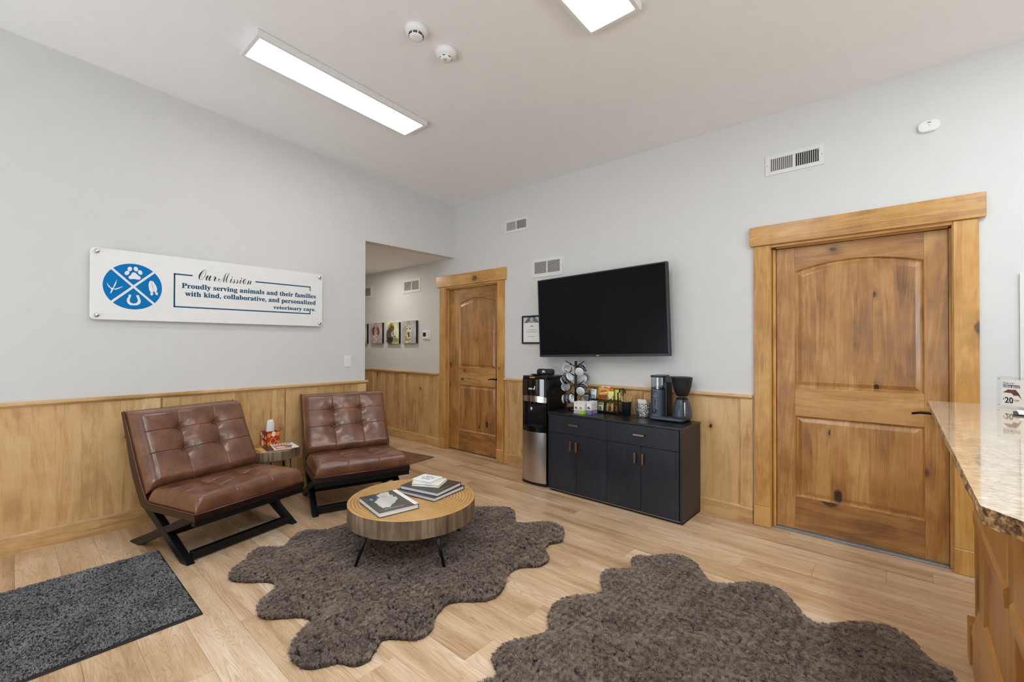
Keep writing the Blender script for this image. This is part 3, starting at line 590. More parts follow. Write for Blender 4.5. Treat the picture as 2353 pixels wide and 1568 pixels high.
# ------------------------------------------------------------------ hall dog portraits
def painting(name, bg, strokes):                             # loose watercolour: noise-warped dabs of colour on the canvas print
    t = NT(name); v = t.coords(False); sp = t.new('ShaderNodeSeparateXYZ'); t.link(v, sp.inputs[0])
    def wob(s_, amp, off):
        o = t.new('ShaderNodeVectorMath', operation='ADD'); t.link(v, o.inputs[0]); o.inputs[1].default_value = (off, off*2, off*3); return t.math('MULTIPLY', t.math('SUBTRACT', t.noise(o.outputs[0], s_, 5, .65), .5), amp)
    X = t.math('ADD', sp.outputs[0], wob(22, .075, 1)); Z = t.math('ADD', sp.outputs[2], wob(22, .075, 5)); tone = t.noise(v, 38, 4)
    col = t.ramp(t.noise(v, 9, 4), [(.35, srgb(*[c_*.86 for c_ in bg])), (.65, srgb(*[min(255, c_*1.08) for c_ in bg]))])
    for cx, cz, rx, rz, rgb_ in strokes:
        dx = t.math('DIVIDE', t.math('SUBTRACT', X, cx), rx); dz = t.math('DIVIDE', t.math('SUBTRACT', Z, cz), rz)
        d = t.math('ADD', t.math('MULTIPLY', dx, dx), t.math('MULTIPLY', dz, dz)); m = t.new('ShaderNodeMapRange', interpolation_type='SMOOTHSTEP'); m.inputs[1].default_value = 1.25; m.inputs[2].default_value = .8; t.link(d, m.inputs[0])
        cc = t.ramp(tone, [(.35, srgb(*[c_*.72 for c_ in rgb_])), (.65, srgb(*[min(255, c_*1.18) for c_ in rgb_]))]); col = t.mix(t.math('MULTIPLY', m.outputs[0], .93), col, cc)
    t.link(col, t.b.inputs['Base Color']); t.set(Roughness=.7); t.bump(t.noise(v, 700, 2), .1, .001); return t.m
def canvas(xc, zc, wd, hh, label, bg, strokes):
    e = thing('dog_portrait', label, 'painting', (xc, BY, zc), group='canvas dog portraits in the hall')
    B('canvas', painting('portrait_print', bg, strokes), e, (-wd/2, -.038, -hh/2), (wd/2, -.001, hh/2), .003)
    B('canvas_edge', M['black_matte'], e, (wd/2-.003, -.034, -hh/2+.002), (wd/2+.001, -.002, hh/2-.002), 0); return e
CRM_, INK_ = (228, 214, 184), (28, 24, 24)
canvas(-5.24, 1.525, .325, .32, 'canvas portrait of a pale dog with upright ears, nearest the thermostat', (182, 190, 190),
    [(-.085, .105, .028, .055, (206, 184, 148)), (.065, .105, .026, .058, (210, 192, 160)), (-.01, .035, .068, .06, CRM_), (-.02, -.09, .075, .085, (224, 206, 160)), (-.07, -.09, .025, .07, (214, 176, 96)), (.0, -.03, .045, .06, (236, 226, 204)), (-.045, .045, .012, .014, INK_), (.03, .045, .012, .014, INK_), (.0, -.04, .02, .036, INK_), (.0, -.11, .05, .008, (150, 90, 60))])
canvas(-5.648, 1.517, .318, .315, 'canvas portrait of a black and brown dog on yellow green', (222, 228, 192),
    [(-.03, .09, .075, .06, (160, 172, 84)), (.08, -.11, .08, .035, (142, 160, 66)), (-.06, -.03, .10, .10, (74, 52, 42)), (-.01, .06, .055, .05, (92, 66, 50)), (-.07, -.11, .09, .05, (46, 34, 30)), (.01, .02, .022, .05, (140, 108, 82)), (.0, -.02, .02, .04, (226, 218, 206)), (.045, -.055, .03, .022, (200, 190, 178)), (.07, -.055, .016, .014, INK_), (-.02, .03, .010, .010, INK_)])
canvas(-6.086, 1.523, .325, .318, 'canvas portrait of a brown and white spaniel on mauve', (188, 176, 180),
    [(-.075, .025, .036, .065, (126, 66, 40)), (.06, .03, .036, .065, (130, 72, 44)), (-.005, .06, .048, .055, (222, 198, 186)), (-.01, -.07, .052, .085, (222, 208, 192)), (-.045, .075, .02, .035, (150, 84, 52)), (.035, .075, .02, .035, (150, 84, 52)), (-.005, .025, .018, .014, (44, 38, 44)), (-.032, .062, .009, .009, INK_), (.024, .062, .009, .009, INK_), (-.01, -.12, .03, .03, (206, 184, 120))])
canvas(-6.52, 1.52, .32, .316, 'pale canvas portrait mostly hidden behind the wall corner', (206, 206, 168), [(-.02, .0, .09, .1, (160, 168, 120))])

# ------------------------------------------------------------------ mission sign on the left wall
SX = DX+.040
e = thing('mission_sign', 'wide white sign with blue animal print emblem and mission lettering', 'sign', (DX, 1.188, 1.777))
P = lambda y, z: (y-1.188, z-1.777)
MB().prism([P(*p) for p in rrect(.362, 1.523, 2.013, 2.031, .028)], .022, .040, 'X', bevel=.002).build('panel', M['white'], e)
for y, z in ((.395, 2.004), (.397, 1.553), (1.982, 1.998), (1.984, 1.551)):
    MB().lathe([(.012, 0), (.012, .040), (.015, .041), (.015, .052), (.0125, .055), (0, .0555)], 20, rot(((0, 1, 0), (0, 0, 1), (1, 0, 0)), (0, y-1.188, z-1.777))).build('standoff_bolt', M['chrome'], e)
TS = lambda d: rot(((0, 1, 0), (0, 0, 1), (1, 0, 0)), (.040+d, -1.188, -1.777))
cy, cz, R_ = .596, 1.772, .168
for k in range(4):
    a0 = PI/4+k*PI/2; g = .0075; m = MB(); da = math.asin(g/R_); am = a0+PI/4
    pts = [(cy+g*math.sqrt(2)*math.cos(am), cz+g*math.sqrt(2)*math.sin(am))]+[(cy+R_*math.cos(a0+da+(PI/2-2*da)*i/24), cz+R_*math.sin(a0+da+(PI/2-2*da)*i/24)) for i in range(25)]
    flat(m, pts, TS(.0006)); m.build('emblem_quadrant', M['blue'], e)
def icon(name, polys, d=.0012, mat='white'):
    m = MB()
    for p in polys: flat(m, p, TS(d))
    m.build(name, M[mat], e)
icon('paw_print', [ICONS['pad']]+[ell(y, z, .0125, .017, 16, a) for (y, z), a in zip(TOES, (-.2, .25, -.5, .3))])
icon('bird_track', [ICONS['bird_a']]); icon('hoof_print', [ICONS['hoofL'], ICONS['hoofR'], ICONS['dewL'], ICONS['dewR']]); icon('horseshoe', [ICONS['shoe']])
b = .0065; icon('border_line', [rect(.836, 1.638, .836+b*1.6, 1.901), rect(.836, 1.901-b*1.6, .959, 1.901), rect(1.416, 1.901-b*1.6, 1.897, 1.901), rect(1.889, 1.857, 1.897, 1.901), rect(.836, 1.636, 1.897, 1.636+b*1.6), rect(1.889, 1.636, 1.897, 1.669)], .0006, 'teal_ink')
bold = lambda s: ''.join(chr(0x1D400+ord(c)-65) if 'A' <= c <= 'Z' else chr(0x1D41A+ord(c)-97) if 'a' <= c <= 'z' else c for c in s)
script = {'O': '\U0001D4AA', 'u': '\U0001D4CA', 'r': '\U0001D4C7', 'M': '\u2133', 'i': '\U0001D4BE', 's': '\U0001D4C8', 'o': '\u2134', 'n': '\U0001D4C3', ' ': ' '}
for s, x0, x1, z in (('Proudly serving animals and their families', .887, 1.947, 1.792), ('with kind, collaborative, and personalized', .909, 1.947, 1.730), ('veterinary care.', 1.563, 1.947, 1.668)):
    text('lettering', bold(s), M['teal_ink'], e, TS(.0006) @ Matrix.Translation((x0, z, 0)), width=x1-x0, height=.052 if s[0] != 'v' else .042, thick=.018)
text('script_lettering', ''.join(script[c] for c in 'Our'), M['ink'], e, TS(.0006) @ Matrix.Translation((.998, 1.868, 0)), width=.125, height=.085)
text('script_lettering', ''.join(script[c] for c in 'Mission'), M['ink'], e, TS(.0006) @ Matrix.Translation((1.135, 1.866, 0)), width=.25, height=.085)

# ------------------------------------------------------------------ television
tx, ty, tz, twd = -2.164, 3.62, 1.635, 1.368; th_ = twd*9/16*1.025
e = thing('television', 'wide flat black television mounted on the wall above the black cabinet', 'television', (tx, ty, tz)); e.rotation_euler = (.0216, -.0258, -.0027)
m = MB()
m.box((-twd/2, 0, -th_/2), (twd/2, .035, th_/2), .004); m.box((-twd*.32, .035, -th_*.36), (twd*.32, .06, th_*.3), .006); m.build('body', M['black_matte'], e)
m = MB(); bw = .011
for a, b_, c, d in ((-twd/2, -twd/2+bw, -th_/2, th_/2), (twd/2-bw*1.5, twd/2, -th_/2, th_/2), (-twd/2+bw, twd/2-bw*1.5, th_/2-bw, th_/2), (-twd/2+bw, twd/2-bw*1.5, -th_/2, -th_/2+bw*2)): m.box((a, -.006, c), (b_, .001, d), .0015)
m.build('bezel', M['bezel'], e); B('screen', M['screen'], e, (-twd/2+bw, -.002, -th_/2+bw*2), (twd/2-bw*1.5, .001, th_/2-bw), 0)
m = MB(); scribble(m, -.014, .014, 0, .008, WALL_B(-.0064) @ Matrix.Translation((0, -th_/2+.007, 0)), seed=4); m.build('maker_badge', M['white'], e)
B('wall_mount', M['black_matte'], e, (-.25, .058, -.15), (.25, BY-ty-.004, .15), .004)
B('indicator', M['white'], e, (-twd/2+.03, -.008, -th_/2-.004), (-twd/2+.04, 0, -th_/2), .001)

# ------------------------------------------------------------------ lounge chairs
def curve2(P, n):                                            # Catmull-Rom through open points
    out = []
    for i in range(len(P)-1):
        p0, p1, p2, p3 = P[max(0, i-1)], P[i], P[i+1], P[min(len(P)-1, i+2)]
        for j in range(n):
            t = j/n; out.append(tuple(.5*((2*p1[k])+(-p0[k]+p2[k])*t+(2*p0[k]-5*p1[k]+4*p2[k]-p3[k])*t*t+(-p0[k]+3*p1[k]-3*p2[k]+p3[k])*t**3) for k in range(2)))
    return out+[tuple(P[-1])]
CW = .75
def samples(L, seams, r):
    s = {0, L}
    for i in range(1, 10): s |= {r*(1-math.cos(PI/2*i/9)), L-r*(1-math.cos(PI/2*i/9))}
    n = int(L/.016)
    for i in range(n+1): s.add(r+(L-2*r)*i/n)
    for q in seams:
        for d in (-.012, -.008, -.005, -.003, -.0015, 0, .0015, .003, .005, .008, .012): s.add(q+d)
    out = []
    for v in sorted(s):
        if not out or v-out[-1] > .0006: out.append(v)
    if L-out[-1] > 1e-9: out[-1] = L
    return out
def cushion(name, W_, H_, fn, seams_a, seams_b, buttons, parent, r=.055, deep=.046, flat_amp=1):
    A = samples(W_, seams_a, r); Bs = samples(H_, seams_b, r); t = bmesh.new(); grid = []
    ed = lambda x, L: (lambda q: 1 if q >= 1 else max(0, 1-(1-q)**2.6)**(1/2.6))(min(x, L-x)/r)
    for b_ in Bs:
        row = []
        for a in A:
            h = ed(a, W_)*ed(b_, H_); k = 0
            for (ba, bb) in buttons:
                d2 = (a-ba)**2+(b_-bb)**2; k += .55*math.exp(-d2/.0007)+.45*math.exp(-d2/.006)
            g = 0
            for q in seams_a: g = max(g, math.exp(-((a-q)/.0028)**2)); 
            for q in seams_b: g = max(g, math.exp(-((b_-q)/.0028)**2)*.8)
            puff = .010*abs(math.sin(PI*a/W_*3))*math.sin(PI*min(1, b_/H_))
            crease = .0025*noise.noise(Vector((a*14, b_*14, W_*7)))
            row.append(t.verts.new(fn(a, b_, h, (puff+crease-.006*g)*h*flat_amp-deep*min(1, k)*h)))
        grid.append(row)
    for i in range(len(Bs)-1):
        for j in range(len(A)-1):
            f = t.faces.new((grid[i][j], grid[i][j+1], grid[i+1][j+1], grid[i+1][j])); f.smooth = True
    t.faces.new([grid[0][j] for j in range(len(A))][::-1]+[grid[i][0] for i in range(1, len(Bs))]+[grid[-1][j] for j in range(1, len(A))]+[grid[i][-1] for i in range(len(Bs)-2, 0, -1)])
    return MB().merge(t).build(name, M['leather'], parent)
def make_chair(label, loc, rz):
    e = thing('lounge_chair', label, 'chair', loc, rz, 'tufted leather lounge chairs')
    outer = curve2([(-.861, .874), (-.775, .655), (-.713, .489), (-.615, .325), (-.575, .276), (-.535, .258), (-.48, .255), (-.2, .268), (.07, .281)], 4)
    inner = curve2([(.067, .318), (-.2, .308), (-.44, .298), (-.495, .305), (-.53, .335), (-.60, .435), (-.69, .603), (-.833, .878)], 4)
    MB().prism([(p[0], p[1]) for p in outer+inner], 0, CW, 'Y').build('frame', M['espresso'], e)
    P0, Mi, P1 = Vector((-.535, .345)), Vector((-.70, .60)), Vector((-.826, .876))
    def fback(a, b_, h, off):
        t = b_/.62; q = P0*(1-t)**2+Mi*2*t*(1-t)+P1*t*t; V = Vector((.112, .088)).lerp(Vector((.150, .020)), t); n = V.normalized()
        q = q+V*h+n*off; return (q.x, .006+a, q.y)
    cw = CW-.012; s3 = (cw/3, cw*2/3)
    cushion('back_cushion', cw, .62, fback, s3, (.25, .435), [(x, y) for x in s3 for y in (.25, .435)], e)
    F0, F1 = Vector((-.50, .300)), Vector((.066, .320))
    def fseat(a, b_, h, off):
        t = b_/.566; q = F0.lerp(F1, t); q = q+Vector((0, .100)).lerp(Vector((.016, .110)), t)*h+Vector((0, 1))*off
        return (q.x, .006+a, q.y)
    cushion('seat_cushion', cw, .566, fseat, s3, (.22, .36), [(x, y) for x in s3 for y in (.22, .36)], e, deep=.014)
    for x in s3:
        for t in (.25/.62, .435/.62):
            q = P0*(1-t)**2+Mi*2*t*(1-t)+P1*t*t; V = Vector((.112, .088)).lerp(Vector((.150, .020)), t); q = q+V-V.normalized()*.048
            MB().sphere((q.x+.002, .006+x, q.y), .009, .7, 1, 1, 12).build('button', M['stitch'], e)
    pp = [(u, s, z+.004) for s in (.004,) for u, z in inner[::-1]]; pts = pp+[(u, CW-.004, z+.004) for u, z in inner]
    m = MB(); m.tube(pp, .0045, 8); m.tube([(u, CW-.004, z) for u, s, z in pp], .0045, 8); m.tube([(.067, .004, .3225), (.067, CW-.004, .3225)], .0045, 8); m.build('piping', M['stitch'], e)
    for s in (0.0, CW-.045):
        MB().prism([(-.525, .252), (-.419, .257), (-.005, .003), (-.012, 0), (-.085, 0), (-.105, .012)], s, s+.045, 'Y', bevel=.002).build('leg', M['chair_black'], e)
        MB().prism([(-.085, .270), (.055, .281), (-.60, .004), (-.61, 0), (-.715, 0), (-.728, .008)], s+.0015, s+.0435, 'Y', bevel=.002).build('leg', M['chair_black'], e)
    B('stretcher', M['chair_black'], e, (-.078, .045, .012), (-.036, CW-.045, .062), .003)
    B('stretcher', M['chair_black'], e, (-.325, .045, .112), (-.283, CW-.045, .157), .003)
    B('seat_rail', M['chair_black'], e, (.02, .004, .245), (.066, CW-.004, .281), .003)
    return e
chair = make_chair('brown tufted leather lounge chair left of the side table, nearest the entry mat', (-3.2644, .7227, 0), .246)
dup(chair, (-3.455, 1.566, 0), -.290, 'brown tufted leather lounge chair right of the side table, beside the hallway opening')

# ------------------------------------------------------------------ round wooden tables
WT = wood('table_top_wood', 'X', 'Y', (150, 106, 54), (190, 146, 86), (212, 172, 112), board=0, knots=0, rough=.42, contrast=.7, coat=.1)
def bark():
    t = NT('weathered_table_edge'); v = t.coords(False); mp = t.new('ShaderNodeMapping'); mp.inputs['Scale'].default_value = (46, 46, 2.2); t.link(v, mp.inputs[0])
    g = t.noise(mp.outputs[0], 1.0, 5, .6); b_ = t.noise(v, 5, 4)
    f = t.math('ADD', t.math('MULTIPLY', g, .6), t.math('MULTIPLY', b_, .4))
    t.link(t.ramp(f, [(.34, srgb(70, 54, 40)), (.5, srgb(116, 96, 74)), (.66, srgb(158, 140, 116))]), t.b.inputs['Base Color']); t.set(Roughness=.5); t.bump(g, .3, .003); return t.m
BK = bark()
def ring_top(R_, z0, z1, rmin, n):
    pr = [(0, z1-.003), (rmin, z1-.003)]
    for i in range(n):
        a = rmin+(R_-.022-rmin)*i/n; w_ = (R_-.022-rmin)/n
        pr += [(a+w_*.12, z1-.0005), (a+w_*.5, z1+.0), (a+w_*.80, z1-.001), (a+w_*.92, z1-.0065), (a+w_*1.0, z1-.0065)]
    pr += [(R_-.018, z1), (R_-.004, z1), (R_-.0005, z1-.003)]
    return pr
def log_table(name, label, loc, R_, z0, z1, n, rz):
    e = thing(name, label, 'table', loc, rz)
    MB().lathe(ring_top(R_, z0, z1, R_*.10, n), 96, capb=False, capt=False, smooth=False).build('tabletop', WT, e)
    MB().lathe([(0, z0), (R_-.006, z0), (R_-.001, z0+.004), (R_, (z0+z1)/2), (R_-.0006, z1-.003)], 96, capb=False, capt=False).build('table_edge', BK, e, sharp=.6)
    return e
ct = log_table('coffee_table', 'low round log slab coffee table with ringed top on thin black legs', (-2.42, 1.75, 0), .404, .24, .355, 17, 0)
for k, (fx, fy, ax_, ay_) in enumerate(((-.050, -.382, .058, -.385), (.361, -.028, .372, -.085), (.042, .378, -.03, .35), (-.37, .025, -.345, .0))):
    m = MB(); m.tube([(ax_*.94, ay_*.94, .2405), (fx, fy, .006)], [.013, .008], 12); m.sphere((fx, fy, .006), .0085, 1, 1, .7, 10); m.box((ax_*.94-.035, ay_*.94-.035, .233), (ax_*.94+.035, ay_*.94+.035, .2405), .002); m.build('leg', M['black'], ct)
stb = log_table('side_table', 'small round log slab side table between the two leather chairs', (-4.078, 1.505, 0), .205, .385, .465, 9, 0)
for k in range(3):
    a = -.15+k*2*PI/3; c_, s_ = math.cos(a), math.sin(a); fx, fy = .19*c_, .19*s_; m = MB()
    for d in (-1, 1): m.tube([(.13*c_-s_*.05*d, .13*s_+c_*.05*d, .386), (fx-s_*.008*d, fy+c_*.008*d, .02), (fx, fy, .006)], .005, 8)
    m.box((.13*c_-.06, .13*s_-.06, .381), (.13*c_+.03, .13*s_+.03, .386), .001); m.build('hairpin_leg', M['black'], stb)
# ------------------------------------------------------------------ books on the coffee table
def book(name, label, c, size, z, rz, cover, spine_side='N', pages='paper', group=None):
    sx, sy, sz = size; e = thing(name, label, 'book', (c[0], c[1], z), rz, group); t_ = .0028
    m = MB(); m.box((-sx/2, -sy/2, 0), (sx/2, sy/2, t_), .0008); m.box((-sx/2, -sy/2, sz-t_), (sx/2, sy/2, sz), .0008)
    if spine_side == 'N': m.box((-sx/2, sy/2-t_, t_*.5), (sx/2, sy/2, sz-t_*.5), .0008)
    elif spine_side == 'W': m.box((-sx/2, -sy/2, t_*.5), (-sx/2+t_, sy/2, sz-t_*.5), .0008)
    m.build('cover', cover, e); q = .005
    pages_a = (-sx/2+(t_ if spine_side == 'W' else q), -sy/2+q, t_); pages_b = (sx/2-q, sy/2-(t_ if spine_side == 'N' else q), sz-t_)
    m = MB(); n = 5
    for i in range(n): m.box((pages_a[0], pages_a[1]+.0006*(i % 2), t_+(sz-2*t_)*i/n), (pages_b[0]-.0006*(i % 2), pages_b[1], t_+(sz-2*t_)*(i+.93)/n), 0)
    m.build('pages', M[pages], e); return e
cv = plain('grey_photo_cover', (66, 66, 62), .28, var=.25, coat=.3)
ang = -.175; bc = (-2.402, 1.556)
bA = book('photo_book', 'large grey art book with a white statue on its cover, lying alone', bc, (.33, .25, .030), .356, ang, cv)
ca, sa = math.cos(ang), math.sin(ang)
loc2 = lambda x, y: ((x-bc[0])*ca+(y-bc[1])*sa, -(x-bc[0])*sa+(y-bc[1])*ca)
TB = lambda d: Matrix.Translation((0, 0, .030+d))
m = MB(); flat(m, [loc2(*p) for p in [(-2.565, 1.475), (-2.42, 1.452), (-2.43, 1.53), (-2.50, 1.60), (-2.555, 1.69)]], TB(.0003)); m.build('cover_teal_print', plain('teal_print', (52, 84, 88), .3, var=.3), bA)
stt = [(-2.436, 1.478), (-2.48, 1.544), (-2.534, 1.551), (-2.553, 1.596), (-2.548, 1.632), (-2.538, 1.645), (-2.52, 1.635), (-2.489, 1.619), (-2.437, 1.617), (-2.425, 1.628), (-2.387, 1.614), (-2.369, 1.59), (-2.341, 1.564), (-2.326, 1.532), (-2.295, 1.499), (-2.308, 1.481), (-2.312, 1.459), (-2.345, 1.465), (-2.377, 1.468), (-2.4, 1.478)]
m = MB(); flat(m, [loc2(*p) for p in stt], TB(.0006)); m.build('cover_statue_print', plain('statue_print', (206, 203, 198), .3, var=.08), bA)
m = MB(); flat(m, rect(-.163, .096, .163, .124), TB(.0006)); m.build('spine_band', M['paper'], bA)
for ch, p in (('S', (-2.505, 1.494)), ('T', (-2.492, 1.533)), ('V', (-2.502, 1.579)), ('O', (-2.483, 1.617))):
    x, y = loc2(*p); text('cover_lettering', ch, M['paper'] if ch in 'STO' else M['grey_ink'], bA, TB(.0009) @ Matrix.Translation((x, y, 0)) @ Matrix.Rotation(-PI/2, 4, 'Z'), height=.028, align='CENTER')
m = MB(); x, y = loc2(-2.277, 1.514); scribble(m, -.06, .06, 0, .006, TB(.0009) @ Matrix.Translation((x, y, 0)) @ Matrix.Rotation(-PI/2, 4, 'Z'), seed=8); m.build('author_line', M['paper'], bA)
a2 = .15
nv = plain('navy_cover', (38, 52, 76), .35, var=.08, coat=.2); dk = plain('dark_brown_cover', (56, 52, 50), .35, var=.08, coat=.2)
book('coffee_table_book', 'large navy hardcover book at the bottom of the stack', (-2.426, 1.905), (.335, .305, .024), .356, .165, nv)
bD = book('coffee_table_book', 'large dark grey hardcover, second from the bottom of the stack', (-2.424, 1.903), (.315, .26, .024), .380, .222, dk)
m = MB(); scribble(m, -.06, .05, 0, .005, Matrix.Translation((.135, -.03, .0243)) @ Matrix.Rotation(PI/2, 4, 'Z'), seed=9); m.build('cover_lettering', M['grey_ink'], bD)
cr = plain('cream_cover', (238, 232, 214), .5, var=.03)
book('novel', 'cream book under the topmost white book of the stack', (-2.437, 1.900), (.195, .155, .017), .4045, .512, cr)
bS = book('gift_book', 'small white book with handwritten title on top of the stack', (-2.449, 1.890), (.155, .135, .020), .422, .24, M['paper'])
m = MB()
for i, (y_, a_, b_) in enumerate(((.03, -.03, .05), (.005, -.045, .055), (-.022, -.03, .04))): scribble(m, a_, b_, y_-.008, .016, Matrix.Translation((0, 0, .0203)), seed=20+i)
m.build('cover_title', M['grey_ink'], bS)
# ------------------------------------------------------------------ things on the side table
tz0 = .466
rz = .165; e = thing('tissue_box', 'red and orange cube tissue box with white tissue on the side table', 'tissue box', (-4.207, 1.524, tz0), rz)
s = .054; RED = plain('red_card', (188, 44, 26), .5, var=.06); ORG = plain('orange_print', (238, 148, 44), .5, var=.06); CRM = plain('cream_print', (240, 224, 200), .5, var=.04); MAR = plain('maroon_card', (120, 36, 22), .5, var=.05)
B('box', RED, e, (-s, -s, 0), (s, s, .118), .0015)
B('box_rim', MAR, e, (-s-.0004, -s-.0004, .110), (s+.0004, s+.0004, .1182), .001)
FX = rot(((0, 1, 0), (0, 0, 1), (1, 0, 0)), (s, 0, 0)); FYm = rot(((1, 0, 0), (0, 0, 1), (0, -1, 0)), (0, -s, 0))
def flower(m, T, cx, cy_, r, z=.0006):
    for k in range(5): flat(m, [(p[0], p[1], z) for p in ell(cx+r*.6*math.cos(k*1.257), cy_+r*.6*math.sin(k*1.257), r*.5, r*.38, 10, k*1.257)], T)
m = MB()
for cx, cy_, r in ((-.038, .09, .02), (.036, .096, .02), (-.034, .016, .022), (.042, .022, .016)): flower(m, FX, cx, cy_, r)
for cx, cy_, r in ((-.03, .06, .016), (.02, .02, .02)): flower(m, FYm, cx, cy_, r)
m.build('orange_flower_print', ORG, e)
m = MB(); flat(m, [(p[0], p[1], .0008) for p in ell(.0, .098, .018, .024)], FX)
for pts in (((-.03, .03), (-.022, .055), (-.005, .066), (.012, .056), (.022, .036)), ((.0, .012), (.022, .036), (.045, .012))):
    for p, q in zip(pts, pts[1:]): m.tube([(s+.0006, p[0], p[1]), (s+.0006, q[0], q[1])], .0014, 6)
for cx, cy_, r in ((-.035, .098, .014), (-.01, .075, .012), (-.02, .02, .02), (.03, .07, .012)): flat(m, [(p[0], p[1], .0008) for p in ell(cx, cy_, r, r*1.3)], FYm)
m.build('cream_print', CRM, e)
m = MB()
for cx, cy_, r in ((-.03, .1, .006), (-.01, .06, .01), (.02, .008, .008), (.0, .045, .006)): flat(m, [(p[0], p[1], .001) for p in ell(cx, cy_, r, r*.6, 10, cx*9)], FYm)
m.build('dark_print', M['ink'], e)
t = bmesh.new(); rows = []
for j in range(9):
    v = j/8; ring = []
    for k in range(28):
        a = 2*PI*k/28; fold = 1+.16*math.sin(5*a+v*2)*(.4+v); wx, wy = .036*(1-.45*v**2.5)*fold, .030*(1-.25*v)*fold
        ring.append(t.verts.new((wy*math.cos(a)*.55, wx*math.sin(a), .116+.092*v*(1-.12*math.cos(2*a)*v))))
    rows.append(ring)
for A, Bq in zip(rows, rows[1:]):
    for k in range(28): f = t.faces.new((A[k], A[(k+1) % 28], Bq[(k+1) % 28], Bq[k])); f.smooth = True
t.faces.new(rows[-1]); MB().merge(t).build('tissue', M['paper'], e)
def magazine(name, label, pts, z, th, mat):
    c = Vector((sum(p[0] for p in pts)/4, sum(p[1] for p in pts)/4)); e = thing(name, label, 'magazine', (c.x, c.y, z), 0, 'magazines on the side table')
    q = [(p[0]-c.x, p[1]-c.y) for p in pts]; MB().prism([(x*.995, y*.995) for x, y in q], 0, th*.8, 'Z').build('pages', M['paper'], e); MB().prism(q, th*.8, th, 'Z').build('cover', mat, e)
    X = Vector(q[1])-Vector(q[0]); Y = Vector(q[3])-Vector(q[0]); Tm = Matrix(((X.x, Y.x, 0, q[0][0]), (X.y, Y.y, 0, q[0][1]), (0, 0, 1, th), (0, 0, 0, 1))); return e, Tm
YEL = plain('yellow_pamphlet', (226, 178, 92), .5, var=.05); DKM = plain('dark_magazine_cover', (58, 44, 52), .3, var=.2)
magazine('pamphlet', 'thin yellow pamphlet lowest on the side table', [(-4.115, 1.362), (-3.93, 1.365), (-3.93, 1.43), (-4.12, 1.44)], tz0, .004, YEL)
magazine('magazine', 'dark covered magazine between the yellow pamphlet and the white magazine', [(-4.13, 1.425), (-3.91, 1.395), (-3.88, 1.58), (-4.10, 1.60)], tz0+.0042, .004, DKM)
e, Tm = magazine('magazine', 'white and red illustrated magazine on top of the side table', [(-4.145, 1.498), (-3.905, 1.448), (-3.875, 1.635), (-4.09, 1.665)], tz0+.0085, .005, M['paper'])
m = MB()
for p in ([(.35, .05), (.95, .1), (.9, .75), (.45, .9), (.3, .5)],): flat(m, [(x, y, .0004) for x, y in p], Tm)
m.build('cover_picture', plain('red_brown_print', (206, 124, 96), .35, var=.3), e)
m = MB(); flat(m, [(p[0], p[1], .0008) for p in ell(.7, .35, .12, .2)], Tm); m.build('cover_face', CRM, e)
m = MB(); 
for i in range(7): flat(m, [(x, y, .0004) for x, y in rect(.08, .08+i*.12, .2, .16+i*.12)], Tm)
m.build('cover_masthead', M['ink'], e)

# ------------------------------------------------------------------ black cabinet
cx0, cx1, cyf, cyb, czt = -2.503, -1.262, 3.330, 3.722, .728
e = thing('sideboard_cabinet', 'long black wood-grain sideboard with four doors and two drawers', 'cabinet', ((cx0+cx1)/2, cyf, 0)); ox = (cx0+cx1)/2
bx = lambda name, mat, a, b, bev=.0015: B(name, mat, e, (a[0]-ox, a[1]-cyf, a[2]), (b[0]-ox, b[1]-cyf, b[2]), bev)
bx('top', M['cab_top'], (cx0-.008, cyf-.004, czt-.018), (cx1+.004, cyb, czt)); bx('side_panel', M['cab'], (cx0, cyf, .02), (cx0+.016, cyb, czt-.018)); bx('side_panel', M['cab'], (cx1-.016, cyf, .02), (cx1, cyb, czt-.018))
bx('carcass', M['cab'], (cx0+.016, cyf+.022, .022), (cx1-.016, cyb, czt-.019), 0); bx('plinth', M['black_matte'], (cx0+.01, cyf+.02, 0), (cx1-.002, cyb, .021), 0); bx('bottom_edge', M['steel'], (cx0+.016, cyf+.004, .0205), (cx1-.002, cyf+.02, .0245), 0)
xm = -1.893; xs = [cx0+.018, -2.200, xm, -1.588, cx1-.02]; ed = [xs[0], xm, xs[-1]]
def pull(parent, a, b):
    m = MB(); d = Vector(b)-Vector(a); hz = abs(d.x) > abs(d.z)
    if hz: m.box((a[0], -.026, a[2]-.007), (b[0], -.018, a[2]+.007), .0015); m.box((a[0]+.006, -.018, a[2]-.005), (a[0]+.014, 0, a[2]+.005)); m.box((b[0]-.014, -.018, a[2]-.005), (b[0]-.006, 0, a[2]+.005))
    else: m.box((a[0]-.009, -.026, a[2]), (a[0]+.009, -.018, b[2]), .0015); m.box((a[0]-.005, -.018, a[2]+.006), (a[0]+.005, 0, a[2]+.014)); m.box((a[0]-.005, -.018, b[2]-.014), (a[0]+.005, 0, b[2]-.006))
    m.build('handle', M['pull'], parent)
for i in range(2):
    d = B('drawer', M['cab'], e, (ed[i]+.0015-ox, 0, .546), (ed[i+1]-.0015-ox, .020, czt-.021), .001); h = ((-2.262, -2.164), (-1.647, -1.552))[i]; pull(d, (h[0]-ox, 0, .633), (h[1]-ox, 0, .633))
for i in range(4):
    d = B('door', M['cab'], e, (xs[i]+.0015-ox, 0, .026), (xs[i+1]-.0015-ox, .020, .542), .001); hx = (-2.246, -2.186, -1.632, -1.566)[i]; pull(d, (hx-ox, 0, .404), (hx-ox, 0, .488))

